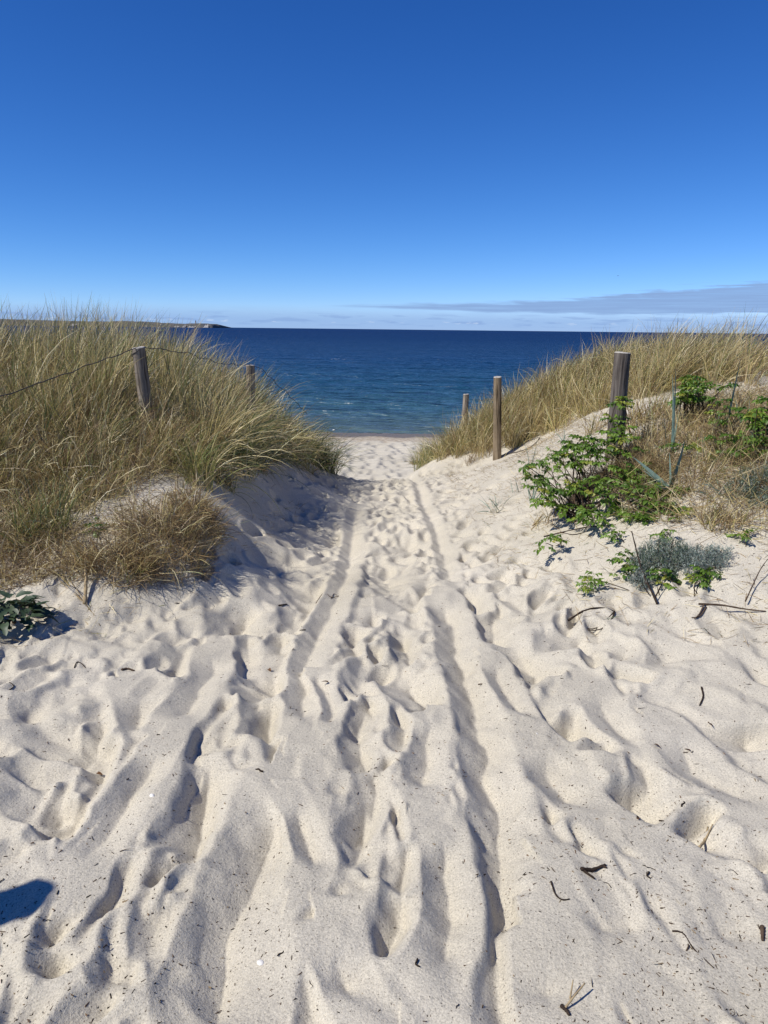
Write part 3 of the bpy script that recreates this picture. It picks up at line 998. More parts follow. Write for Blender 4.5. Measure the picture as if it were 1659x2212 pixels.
def len_right(x, y):
    return 0.55 + 0.2 * sstep(x, 2.0, 4.0)


rl = np.random.default_rng(11)
tag(link('marram_grass', grass_mass('marram_grass', LEFT, 1150, 58, rl, len_left, [(STRAW, 8), (TAN, 2.6), (GREEN, 4.0), (DEEP, 1.2)], (0.28, 0.05), lean=0.26, bend=0.5, leanfn=lambda x, y: 0.45 * (1 - sstep(y, 5.3, 7.4)) + 0.5 * sstep(x, -2.1, -1.3) * sstep(y, 7.2, 8.4))),
    'tall straw and green marram grass covering the left dune', kind='stuff')
rr = np.random.default_rng(12)
FLANK_R = [(0.95, 12.1), (1.7, 11.25), (2.3, 10.8), (2.62, 10.2), (2.8, 9.5), (3.05, 8.8), (4, 8.6), (4, 12.5), (2.4, 13.2), (1.4, 13.2)]
tag(link('marram_grass', grass_mass('marram_grass', FLANK_R, 380, 58, rr, lambda x, y: 0.66 + 0 * x, [(STRAW, 7), (TAN, 3), (GREEN, 2.2)], (0.7, 0.02), lean=0.4, bend=0.7)), 'pale leaning grass on the flank of the right dune behind the posts', kind='stuff')
tag(link('marram_grass', grass_mass('marram_grass', RIGHT, 760, 60, rr, len_right, [(STRAW, 6), (TAN, 3.5), (GREEN, 2.5), (DEEP, 0.6)], (0.75, 0.08), lean=0.35, bend=0.7)),
    'windswept pale marram grass along the crest of the right dune', kind='stuff')

# low matted thatch between and in front of the tall grass
THATCH_L = [(-7, 4.0), (-3.2, 4.1), (-2.5, 4.5), (-2.0, 5.0), (-1.75, 5.6), (-1.5, 6.4), (-1.35, 7.2), (-1.2, 8.6), (-1.6, 9.2), (-3.4, 8.6), (-7, 8)]
THATCH_R = [(1.65, 5.1), (1.95, 4.8), (2.2, 4.6), (2.6, 4.4), (3.6, 4.2), (5.5, 4.6), (5.5, 7.6), (3.2, 7.9), (2.6, 7.3), (2.15, 6.6), (1.75, 6.0)]


def thatch(name, poly, n, r, L, mix, flat=1.25, lift=0.10, gap=0.0, seed=5, wd=(0.002, 0.005)):
    c = scatter(poly, n, r, gap, seed)
    z = sand_z(c[:, 0], c[:, 1]) + r.uniform(-0.01, lift, n) * r.random(n)
    return blades(np.c_[c, z], r.uniform(0, 2 * math.pi, n), r.uniform(*L, n), np.abs(r.normal(flat, 0.35, n)), r.normal(0.25, 0.4, n), r.uniform(*wd, n), pick(n, mix, r), r, 3, (0.05, 0), name, GRASS)


tag(link('dry_thatch', thatch('dry_thatch', THATCH_L, 24000, rl, (0.08, 0.36), [(TAN, 4), (STRAW, 4), (GREEN, 0.6)], 0.95, 0.26, -0.25)), kind='stuff')
tag(link('dry_thatch', thatch('dry_thatch', THATCH_R, 24000, rr, (0.06, 0.28), [(TAN, 4), (STRAW, 3), (GREEN, 0.5)], 1.1, 0.16, -0.3)), kind='stuff')
BARE_R = [(0.85, 3.6), (1.25, 4.0), (2.2, 3.3), (3.4, 3.3), (3.0, 4.6), (2.2, 4.8), (1.6, 5.2), (1.9, 6.2), (2.3, 8.5), (2.5, 10.4), (1.6, 11.2), (0.9, 11.5), (0.75, 8), (0.8, 5.5)]
tag(link('straw_litter', thatch('straw_litter', BARE_R, 7000, rr, (0.012, 0.13), [(TAN, 5), (STRAW, 1.5), (DEEP, 0.4)], 1.5, 0.014, -0.15, 9, (0.0015, 0.004))), kind='stuff')
BARE_L = [(-3.2, 3.6), (-2.2, 3.4), (-1.6, 3.9), (-1.1, 4.6), (-0.95, 5.8), (-0.7, 7.5), (-0.7, 9), (-1.1, 9), (-1.3, 7.5), (-1.35, 5.8), (-1.6, 5.2), (-2.0, 4.9), (-3, 4.4)]
tag(link('straw_litter', thatch('straw_litter', BARE_L, 1300, rl, (0.02, 0.15), [(TAN, 4), (STRAW, 2.5), (GREEN, 0.5)], 1.45, 0.015, -0.2, 9, (0.0015, 0.004))), kind='stuff')


DRY_R = [(1.8, 5.75), (2.1, 5.25), (2.7, 4.95), (3.8, 4.7), (5.0, 6.0), (3.4, 7.4), (2.5, 7.2), (2.15, 6.6)]
tag(link('dry_grass', grass_mass('dry_grass', DRY_R, 210, 34, rr, lambda x, y: 0.30 + 0 * x, [(TAN, 4), (STRAW, 4), (GREEN, 1)], (0.15, 0), lean=0.55, bend=0.5, spread=0.1)), 'dry upright stalks between the rose bushes', kind='stuff')
FRONT_L = [(-3.8, 4.2), (-2.5, 4.6), (-2.15, 4.95), (-1.98, 5.4), (-1.98, 5.9), (-1.72, 6.3), (-1.5, 6.8), (-1.5, 7.3), (-2.6, 7.4), (-4, 6.2)]
tag(link('dry_grass', grass_mass('dry_grass', FRONT_L, 420, 46, rl, lambda x, y: 0.22 + 0.28 * sstep(y, 4.8, 6.6), [(TAN, 5), (STRAW, 4.5), (GREEN, 1.6)], (0.18, 0), lean=0.6, bend=0.6, spread=0.1)), 'short dry grass in front of the tall left dune grass', kind='stuff')


BUSH = [(1.3, 5.8), (1.36, 5.45), (1.65, 5.1), (2.0, 5.05), (2.15, 5.7), (2.1, 6.3), (1.6, 6.2)]
tag(link('dry_thatch', thatch('dry_thatch', BUSH, 4200, rr, (0.05, 0.2), [(TAN, 6), (STRAW, 1.0), (DEEP, 0.6)], 1.0, 0.2, -0.1, 15, (0.0015, 0.0035))), 'brown wiry undergrowth inside the rose bushes', kind='stuff')


NEAR_L = [(-3.2, 4.15), (-2.4, 4.25), (-1.8, 4.38), (-1.45, 4.5), (-1.3, 4.9), (-1.28, 5.5), (-1.5, 5.2), (-1.8, 4.95), (-2.2, 4.9), (-3.2, 4.7)]
tag(link('dry_thatch', thatch('dry_thatch', NEAR_L, 5200, rl, (0.05, 0.24), [(TAN, 5), (STRAW, 2.5)], 1.15, 0.14, -0.12, 25, (0.0018, 0.004))), 'matted dry stalks along the near edge of the left mound', kind='stuff')


# separate tufts that stand clear of the mass
def tuft(loc, n, L, mix, r, label, radius=0.1, lean=0.45, bend=0.9, wind=(0.2, 0), width=(0.0035, 0.007), group=None, az0=None, name='grass_tuft', cat='grass tuft', azs=1.0, K=6):
    az = r.uniform(0, 2 * math.pi, n) if az0 is None else r.normal(az0, azs, n)
    rad = radius * np.sqrt(r.random(n))
    pa = r.uniform(0, 2 * math.pi, n)
    x, y = rad * np.cos(pa), rad * np.sin(pa)
    z = sand_z(x + loc[0], y + loc[1]) - loc[2] - 0.015
    me = blades(np.c_[x, y, z], az, r.uniform(L * 0.45, L * 1.1, n), np.abs(r.normal(0, lean, n)), np.abs(r.normal(bend, 0.45, n)), r.uniform(*width, n), pick(n, mix, r), r, K, wind, name, GRASS)
    o = link(name, me)
    o.location = tuple(map(float, loc))
    return tag(o, label, cat, group)


def ground(u, v):
    p = hit(u, v)
    return np.array([p[0], p[1], float(sand_z(p[0], p[1])[0])])


def gxy(x, y):
    return np.array([x, y, float(sand_z(x, y)[0])])


rt = np.random.default_rng(21)
for x_, y_, L_, lab in ((-1.45, 6.45, 0.5, 'nearest'), (-1.36, 7.65, 0.6, 'second nearest'), (-1.27, 8.3, 0.62, 'third nearest'), (-1.2, 8.75, 0.6, 'farthest')):
    tuft(gxy(x_, y_), 330, L_, [(STRAW, 4), (GREEN, 3), (DEEP, 3), (TAN, 2)], rt, '%s of four ragged tufts drooping over the lip of the shaded left bank' % lab, 0.17, 0.8, 1.5, (0.5, -0.2), group='ragged tufts along the lip of the left bank')
for u_, v_, n_, L_, lab in ((1290, 930, 90, 0.35, 'thin dry tuft on bare sand left of the thick post'), (1370, 920, 160, 0.45, 'dry straw tuft just right of the thick post'), (1420, 900, 160, 0.4, 'dry straw tuft left of the round rose bush'),
                            (1235, 915, 60, 0.3, 'sparse pale tuft halfway up the bare right slope'), (1185, 1125, 70, 0.16, 'wispy withered tuft under the left end of the spreading rose bush'), (1560, 1130, 150, 0.2, 'low straw tuft on sand right of the dense rose bush')):
    tuft(ground(u_, v_), n_, L_, [(STRAW, 4), (TAN, 4), (GREEN, 1)], rt, lab, 0.14, 0.6, 0.6, (0.2, 0.0))
SLOPE_R = [(1.25, 5.9), (2.0, 5.8), (2.35, 6.9), (2.65, 8.0), (2.6, 9.6), (2.0, 10.4), (1.5, 9.0), (1.3, 7.2)]
tag(link('straw_litter', blades(*(lambda c: (np.c_[c, sand_z(c[:, 0], c[:, 1]) + 0.004], rt.uniform(0, 6.28, len(c)), rt.uniform(0.02, 0.2, len(c)), np.abs(rt.normal(1.35, 0.3, len(c))), rt.normal(0.2, 0.3, len(c)), rt.uniform(0.0018, 0.004, len(c)), pick(len(c), [(TAN, 5), (STRAW, 3)], rt), rt, 3, (0.05, 0), 'straw_litter', GRASS))(scatter(SLOPE_R, 2200, rt, -0.12, 33)))), kind='stuff')
tuft(gxy(-0.9, 9.95), 900, 0.72, [(DEEP, 6), (GREEN, 2), (STRAW, 1.2)], rt, 'dark green grass tuft drooping over the left end of the gap to the beach', 0.3, 0.5, 1.5, (0.35, -0.12), group=None)
tuft(gxy(-1.15, 9.2), 520, 0.72, [(STRAW, 4), (TAN, 3), (GREEN, 3)], rt, 'straw grass tuft hanging down the slope beside the dark green end tuft', 0.3, 0.55, 1.4, (0.3, -0.2))
tuft(gxy(-1.42, 7.1), 480, 0.8, [(DEEP, 4), (GREEN, 3), (STRAW, 3)], rt, 'dark grass tuft arching over the shaded sand slope below the left fence', 0.22, 0.5, 1.5, (0.35, -0.25))
tuft(gxy(-1.55, 6.75), 110, 0.85, [(STRAW, 5)], rt, 'fan of long pale straw stalks arching over the shaded sand slope', 0.08, 0.7, 0.8, (0.2, -0.05), (0.004, 0.006), az0=0.4, azs=0.7)
tuft(gxy(-1.5, 6.1), 200, 0.5, [(GREEN, 5), (STRAW, 2), (TAN, 1)], rt, 'bright green grass tuft at the lip of the left sand mound', 0.12, 0.35, 0.8, (0.1, -0.1))
# the dry tussocks that hang over the edge of the near mound: tangled stalks rather than a fan
def tussock(loc, rx_, ry2, hz, n, r, label, L=(0.08, 0.3)):
    a, rd = r.uniform(0, 6.28, n), np.sqrt(r.random(n))
    lump = 0.65 + 0.5 * (vnoise(np.cos(a) * 1.6 + loc[0] * 9, np.sin(a) * 1.6 + loc[1] * 9, 19) + 0.5)
    x, y = rx_ * lump * rd * np.cos(a), ry2 * lump * rd * np.sin(a)
    g_ = sand_z(x + loc[0], y + loc[1]) - loc[2]
    z = g_ + hz * lump * np.sqrt(np.clip(1 - rd ** 2, 0, 1)) * r.random(n) ** 0.7
    az = np.where(r.random(n) < 0.45, a + r.normal(0, 0.7, n), r.uniform(0, 6.28, n))
    me = blades(np.c_[x, y, z], az, r.uniform(L[0], L[1], n) * (0.5 + 0.5 * r.random(n)), np.abs(r.normal(1.0, 0.5, n)), r.normal(0.5, 0.5, n), r.uniform(0.002, 0.0048, n),
                pick(n, [(TAN, 6), (STRAW, 2.2), (GREEN, 0.4)], r), r, 4, (0.08, -0.08), 'dry_tussock', GRASS)
    o = link('dry_tussock', me)
    o.location = tuple(map(float, loc))
    return tag(o, label, 'tussock')


tussock(gxy(-1.42, 4.72), 0.33, 0.26, 0.26, 2600, rt, 'large matted brown tussock overhanging the edge of the near left mound')
tussock(gxy(-1.6, 4.47), 0.27, 0.14, 0.16, 1400, rt, 'small wiry dry tussock below the matted brown one on the left mound')
tussock(gxy(-1.3, 5.15), 0.2, 0.3, 0.24, 1700, rt, 'brown dry tussock on the mound edge just under the bright green tuft')
tuft(ground(95, 1160), 220, 0.4, [(GREEN, 4), (DEEP, 2), (STRAW, 2)], rt, 'short green grass tuft on the far left in front of the dune grass', 0.2, 0.4, 0.7)
tuft(ground(60, 1215), 200, 0.25, [(TAN, 4), (STRAW, 3)], rt, 'low withered tuft above the dark leafy plant on the left', 0.22, 0.9, 0.7, name='dry_tussock', cat='tussock')
tuft(ground(165, 1230), 120, 0.3, [(TAN, 3), (STRAW, 4)], rt, 'thin withered straw tuft on bare sand left of the matted tussock', 0.12, 1.0, 0.6, name='dry_tussock', cat='tussock')
tuft(ground(905, 1000), 240, 0.42, [(GREEN, 3), (STRAW, 4), (TAN, 2)], rt, 'yellow green tuft at the foot of the right dune by the beach gap', 0.25, 0.5, 0.8, (-0.15, -0.1))
tuft(ground(930, 985), 420, 0.5, [(GREEN, 4), (STRAW, 4), (TAN, 2)], rt, 'green and straw tuft leaning left at the seaward end of the right dune', 0.32, 0.5, 0.8, (-0.25, 0.0))
tuft(gxy(0.85, 13.2), 420, 0.55, [(GREEN, 4), (STRAW, 4), (DEEP, 1)], rt, 'darker green tuft behind the seaward end of the right dune', 0.35, 0.5, 0.7, (-0.1, 0.0))
tuft(ground(985, 975), 380, 0.5, [(STRAW, 5), (TAN, 2), (GREEN, 2)], rt, 'straw tuft in front of the most distant post', 0.3, 0.45, 0.7, (0.0, 0.0))
tuft(ground(1045, 985), 120, 0.4, [(STRAW, 4), (TAN, 3)], rt, 'straw tuft just left of the thin fence post on the right slope', 0.15, 0.35, 0.6)
tuft(ground(1120, 955), 150, 0.5, [(STRAW, 5), (TAN, 3)], rt, 'pale straw tuft to the right of the thin fence post', 0.18, 0.45, 0.7, (0.2, 0))
tuft(ground(1015, 1000), 60, 0.25, [(TAN, 4)], rt, 'sparse reddish tuft on bare sand below the thin fence post', 0.08, 0.6, 0.3, width=(0.003, 0.005))

# ---------------------------------------------------------------- fence posts and wire
def wood_mat(name, c0, c1, c2):
    m, t, b = new_mat(name)
    tcn = N(t, 'ShaderNodeTexCoord')
    mp = N(t, 'ShaderNodeMapping')
    mp.inputs['Scale'].default_value = (26, 26, 1.6)
    t.links.new(tcn.outputs['Object'], mp.inputs[0])
    n1 = N(t, 'ShaderNodeTexNoise')
    n1.inputs['Scale'].default_value = 1.6
    n1.inputs['Detail'].default_value = 6
    n1.inputs['Distortion'].default_value = 0.5
    t.links.new(mp.outputs[0], n1.inputs['Vector'])
    n2 = N(t, 'ShaderNodeTexNoise')
    n2.inputs['Scale'].default_value = 5
    n2.inputs['Detail'].default_value = 3
    t.links.new(tcn.outputs['Object'], n2.inputs['Vector'])
    col = ramp(t, n1.outputs[0], [(0.34, tuple(c * 0.28 for c in c0)), (0.42, c0), (0.56, c1), (0.7, c2)])
    col = mixc(t, mathn(t, 'MULTIPLY', smooth(t, n2.outputs[0], 0.48, 0.66), 0.45), col, tuple(c * 0.5 for c in c0))
    t.links.new(col, b.inputs['Base Color'])
    b.inputs['Roughness'].default_value = 0.9
    b.inputs['Specular IOR Level'].default_value = 0.15
    bp = N(t, 'ShaderNodeBump')
    bp.inputs['Strength'].default_value = 0.9
    bp.inputs['Distance'].default_value = 0.012
    t.links.new(n1.outputs[0], bp.inputs['Height'])
    t.links.new(bp.outputs[0], b.inputs['Normal'])
    return m


WOOD = [wood_mat('weathered_wood', (0.17, 0.14, 0.11), (0.27, 0.23, 0.18), (0.36, 0.31, 0.25)),
        wood_mat('dark_weathered_wood', (0.09, 0.075, 0.065), (0.15, 0.13, 0.11), (0.21, 0.18, 0.155)),
        wood_mat('warm_weathered_wood', (0.16, 0.12, 0.075), (0.24, 0.185, 0.12), (0.32, 0.26, 0.18))]
ENDCUT = flat_mat('sawn_end', (0.42, 0.39, 0.34), 0.9, 0.1, 0.25, 30, 0.004)
WIRE = flat_mat('rusty_wire', (0.045, 0.038, 0.034), 0.6, 0.4)


def tube(pts, rad, sides=6, name='tube', caps=True):
    pts = np.asarray(pts, float)
    rad = np.broadcast_to(np.asarray(rad, float), (len(pts),))
    tan = np.gradient(pts, axis=0)
    tan /= np.linalg.norm(tan, axis=1)[:, None] + 1e-9
    up = np.array([0.3, 0.2, 0.93])
    V, F = [], []
    for p, d, r_ in zip(pts, tan, rad):
        a = np.cross(d, up)
        if np.linalg.norm(a) < 1e-3:
            a = np.cross(d, [1, 0, 0])
        a /= np.linalg.norm(a)
        b = np.cross(d, a)
        for q in range(sides):
            an = 2 * math.pi * q / sides
            V.append(p + r_ * (a * math.cos(an) + b * math.sin(an)))
    for j in range(len(pts) - 1):
        for q in range(sides):
            F.append((j * sides + q, j * sides + (q + 1) % sides, (j + 1) * sides + (q + 1) % sides, (j + 1) * sides + q))
    if caps and sides >= 4:
        n = len(pts)
        for base_i, rev in ((0, True), ((n - 1) * sides, False)):
            ring = [base_i + q for q in range(sides)]
            cidx = len(V)
            V.append(pts[0] if rev else pts[-1])
            for q in range(sides):
                a_, b_ = ring[q], ring[(q + 1) % sides]
                F.append((a_, b_, cidx, cidx) if not rev else (b_, a_, cidx, cidx))
    me = bpy.data.meshes.new(name)
    me.from_pydata([tuple(map(float, v)) for v in V], [], [tuple(dict.fromkeys(f)) for f in F])
    me.polygons.foreach_set('use_smooth', np.ones(len(me.polygons), dtype=bool))
    return me


def spline(pts, n=20):
    pts = np.asarray(pts, float)
    d = np.r_[0, np.cumsum(np.linalg.norm(np.diff(pts, axis=0), axis=1))]
    t = np.linspace(0, d[-1], n)
    out = np.stack([np.interp(t, d, pts[:, k]) for k in range(pts.shape[1])], -1)
    for _ in range(2):
        out[1:-1] = 0.25 * out[:-2] + 0.5 * out[1:-1] + 0.25 * out[2:]
    return out


def post(bottom, top, rad, mat, seed, label, crack=None):
    bottom, top = np.array(bottom, float), np.array(top, float)
    H = np.linalg.norm(top - bottom) + 0.35
    e = empty('fence_post', bottom, label, 'fence post', 'wooden posts of the dune fence')
    ax = Vector(top - bottom).normalized()
    e.rotation_euler = ax.to_track_quat('Z', 'Y').to_euler()
    ns, nz = 40, 14
    V, F = [], []
    r = np.random.default_rng(seed)
    ph = r.uniform(0, 6.28, 5)
    ridg = r.normal(0, 0.010, ns)
    zs = np.linspace(-0.35, H - 0.35, nz)
    for j, z in enumerate(zs):
        for q in range(ns):
            an = 2 * math.pi * q / ns
            k = 1 + 0.03 * math.sin(2 * an + ph[0] + z * 0.8) + 0.02 * math.sin(3 * an + ph[1]) + ridg[q]
            k *= 1.06 - 0.1 * (z + 0.35) / H
            if crack is not None:
                dd = (an - crack + math.pi) % (2 * math.pi) - math.pi
                if abs(dd) < 0.17 and z > H * 0.1:
                    k *= 0.55
            V.append((rad * k * math.cos(an), rad * k * math.sin(an), z + 0.004 * math.sin(an + ph[2]) * (j == nz - 1)))
    for j in range(nz - 1):
        for q in range(ns):
            F.append((j * ns + q, j * ns + (q + 1) % ns, (j + 1) * ns + (q + 1) % ns, (j + 1) * ns + q))
    link('shaft', mesh_from('shaft', V, F), mat, e)
    # slightly domed, checked end grain, on a worn chamfer
    last = V[-ns:]
    W_, G_ = [], []
    for f_, dz in ((1.0, 0.0), (0.93, 0.007), (0.5, 0.010)):
        for v in last:
            W_.append((v[0] * f_, v[1] * f_, v[2] + dz + (0.002 * math.sin(v[0] * 300) if f_ < 1 else 0)))
    W_.append((0, 0, last[0][2] + 0.009))
    for j in range(2):
        for q in range(ns):
            G_.append((j * ns + q, j * ns + (q + 1) % ns, (j + 1) * ns + (q + 1) % ns, (j + 1) * ns + q))
    me = bpy.data.meshes.new('end_cut')
    me.from_pydata(W_, [], G_ + [(2 * ns + q, 2 * ns + (q + 1) % ns, 3 * ns) for q in range(ns)])
    link('end_cut', me, ENDCUT, e)
    return e, H - 0.35


p1b, p1t = gxy(-2.2, 7.05), at_y(299, 752, 7.0)
p1b = p1b + np.array([0.03, 0.0, 0.0])
e1, h1 = post(p1b, p1t, 0.061, WOOD[0], 1, 'leaning grey post with wire at its top, nearest in the left dune grass')
p2t = at_y(541, 790, 10.0)
p2b = gxy(p2t[0] - 0.01, 10.0)
e2, h2 = post(p2b, p2t, 0.058, WOOD[0], 2, 'farther left post, half sunk in dune grass where the wire ends')
p3b = ground(1074, 992)
p3t = at_y(1075, 815, p3b[1])
e3, h3 = post(p3b, p3t, 0.060, WOOD[2], 3, 'slim brown post standing free on the bare right slope')
p4t = at_y(1345, 763, 6.6)
p4b = gxy(p4t[0] - 0.005, 6.6)
e4, h4 = post(p4b, p4t, 0.068, WOOD[1], 4, 'thick dark split post with rose leaves round its foot', crack=-1.1)
p5t = at_y(1007, 852, 16.0)
p5b = np.array([p5t[0] - 0.02, 16.0, float(base(p5t[0], 16.0)) + 0.0])
e5, h5 = post(p5b, p5t, 0.062, WOOD[0], 5, 'most distant post, small above grass beside the open water')
p0b = gxy(-2.95, 4.1)
p0t = p0b + np.array([-0.05, 0, 0.85])

# wire ties and staples on the near left post
for z_, nm in ((h1 - 0.045, 'staple'), (0.22, 'wire_tie')):
    an = np.linspace(-2.6, -0.6, 9)
    k_ = 0.064
    pts = np.c_[k_ * np.cos(an), k_ * np.sin(an), z_ + 0.06 * (an + 1.6) * (0.5 if nm == 'staple' else 0.8)]
    link(nm, tube(pts, 0.0035, 5, nm), WIRE, e1)


def wire(pts, label, wig=0.012, seed=1, n=46, r_=0.0038):
    q = spline(pts, n)
    r = np.random.default_rng(seed)
    w = r.normal(0, wig, (n, 3))
    w[1:-1] = (w[:-2] + w[1:-1] + w[2:]) / 2
    q = q + w * np.sin(np.linspace(0, math.pi, n))[:, None] ** 0.5
    o = link('fence_wire', tube(q, r_, 6, 'fence_wire'), WIRE)
    return tag(o, label, 'wire', 'rusty wire of the dune fence')


tp1, tp2 = p1t + np.array([0.0, -0.02, 0.008]), p2t + np.array([0.0, -0.02, 0.012])
wire([p0t, 0.55 * p0t + 0.45 * p1t + np.array([0, 0, -0.03]), tp1], 'dark wire running from the leaning post down to the left edge', 0.008, 1)
mid = lambda a, b, f, s: a * (1 - f) + b * f + np.array([0, 0, s])
wire([tp1, mid(tp1, tp2, 0.15, 0.015), mid(tp1, tp2, 0.4, 0.0), mid(tp1, tp2, 0.7, -0.035), tp2], 'dark kinked wire strung between the two left posts', 0.014, 2)
wire([tp2, tp2 + np.array([0.1, 0.2, -0.05]), tp2 + np.array([0.32, 0.6, -0.33]), tp2 + np.array([0.6, 1.2, -0.75])], 'loose wire end falling into the grass beyond the farther left post', 0.01, 3)
w0 = [ground(1078, 988), ground(1092, 983), ground(1115, 978), ground(1140, 970), ground(1160, 955), ground(1166, 946)]
wire([p + np.array([0, 0, 0.012]) for p in w0], 'broken black wire lying on sand at the foot of the slim brown post', 0.003, 4, 24, 0.006)

# ---------------------------------------------------------------- plants with leaves one can pick out
def leaf_mat(name, c0, c1, rough=0.45, trans=0.25, spec=0.4):
    m, t, b = new_mat(name)
    oi = N(t, 'ShaderNodeObjectInfo')
    col = ramp(t, oi.outputs['Random'], [(0.0, c0), (1.0, c1)])
    tcn = N(t, 'ShaderNodeTexCoord')
    n_ = N(t, 'ShaderNodeTexNoise')
    n_.inputs['Scale'].default_value = 45
    t.links.new(tcn.outputs['Object'], n_.inputs['Vector'])
    col = mixc(t, 1.0, col, ramp(t, n_.outputs[0], [(0.3, 0.75), (0.7, 1.2)]), 'MULTIPLY')
    t.links.new(col, b.inputs['Base Color'])
    b.inputs['Roughness'].default_value = rough
    b.inputs['Specular IOR Level'].default_value = spec
    tr = N(t, 'ShaderNodeBsdfTranslucent')
    t.links.new(mixc(t, 1.0, col, (1.1, 1.2, 0.5), 'MULTIPLY'), tr.inputs[0])
    mx = N(t, 'ShaderNodeMixShader')
    mx.inputs[0].default_value = trans
    t.links.new(b.outputs[0], mx.inputs[1])
    t.links.new(tr.outputs[0], mx.inputs[2])
    t.links.new(mx.outputs[0], t.nodes['Material Output'].inputs[0])
    return m


ROSE = leaf_mat('rose_leaf', (0.06, 0.125, 0.014), (0.16, 0.25, 0.03))
ROSE_Y = leaf_mat('young_rose_leaf', (0.20, 0.26, 0.035), (0.30, 0.29, 0.05))
LYME = leaf_mat('lyme_grass_blade', (0.13, 0.20, 0.16), (0.21, 0.29, 0.235), 0.5, 0.15)
KALE = leaf_mat('dark_fleshy_leaf', (0.030, 0.052, 0.026), (0.055, 0.085, 0.042), 0.5, 0.08)
TWIG = flat_mat('bark', (0.085, 0.058, 0.04), 0.9, 0.1, 0.35, 40, 0.003)
TWIG_D = flat_mat('dark_bark', (0.04, 0.028, 0.021), 0.9, 0.1, 0.35, 40, 0.003)
TWIG_P = flat_mat('bleached_stalk', (0.34, 0.26, 0.15), 0.85, 0.15, 0.25, 40, 0.002)
DRYLEAF = flat_mat('dry_leaf', (0.13, 0.07, 0.035), 0.8, 0.15, 0.3, 60)
SHELL = flat_mat('shell', (0.75, 0.72, 0.66), 0.5, 0.4, 0.1, 60)


def leaf_poly(L, Wd, fold, droop, n=4):
    """an oval leaf folded on its midrib: returns verts, faces along +x"""
    V, F = [], []
    for j in range(n + 1):
        t = j / n
        w = Wd * math.sin(math.pi * min(1, 0.06 + 0.94 * t) ** 0.85) ** 0.8 if 0 < j < n else Wd * (0.12 if j == 0 else 0.03)
        z = -droop * t * t * L
        x = L * t * (1 - 0.12 * droop)
        V += [(x, -w, z + fold * w), (x, 0, z), (x, w, z + fold * w)]
    for j in range(n):
        for k in range(2):
            a = j * 3 + k
            F.append((a, a + 1, a + 4, a + 3))
    return V, F


def rose_leaf_mesh(r):
    V, F = [], []

    def add(v, f, M):
        n = len(V)
        V.extend([tuple(M @ Vector(q)) for q in v])
        F.extend([tuple(n + i for i in q) for q in f])
    L = 0.085
    cur = r.uniform(0.2, 0.7)
    for k in range(7):
        side = 0 if k == 6 else (1 if k % 2 else -1)
        t = 1.0 if k == 6 else 0.35 + 0.26 * (k // 2)
        p = Vector((L * t, 0, -cur * L * t * t * 0.6))
        v, f = leaf_poly(r.uniform(0.028, 0.042), r.uniform(0.0105, 0.0145), r.uniform(0.2, 0.6), r.uniform(0.1, 0.8), 3)
        M = Matrix.Translation(p) @ Matrix.Rotation(side * R(r.uniform(50, 72)), 4, 'Z') @ Matrix.Rotation(r.uniform(-0.1, 0.6), 4, 'Y') @ Matrix.Rotation(r.uniform(-0.4, 0.4), 4, 'X')
        add(v, f, M)
    n = len(V)
    V.extend([(0, -0.001, 0), (0, 0.001, 0), (L, 0.001, -cur * L * 0.6), (L, -0.001, -cur * L * 0.6)])
    F.append((n, n + 1, n + 2, n + 3))
    return mesh_from('rose_leaf', V, F)


rp = np.random.default_rng(77)
ROSE_MESH = []
for k in range(5):
    me = rose_leaf_mesh(rp)
    me.materials.append(ROSE if k < 4 else ROSE_Y)
    ROSE_MESH.append(me)


def rosette(parent, centre, n, r, size=1.0, up=0.55, young=0.12):
    """leaves springing from one shoot tip; centre in the parent's space"""
    for k in range(n):
        me = ROSE_MESH[4] if r.random() < young else ROSE_MESH[int(r.integers(0, 4))]
        o = link('leaf', me, None, parent)
        az = 2 * math.pi * (k + r.uniform(-0.3, 0.3)) / n
        tilt = r.uniform(-0.15, 1.0) * up
        s = size * r.uniform(0.75, 1.2)
        o.matrix_local = Matrix.Translation(Vector(centre) + Vector((r.normal(0, 0.012), r.normal(0, 0.012), r.normal(0, 0.014)))) @ Matrix.Rotation(az, 4, 'Z') @ Matrix.Rotation(-tilt, 4, 'Y') @ Matrix.Scale(s, 4)


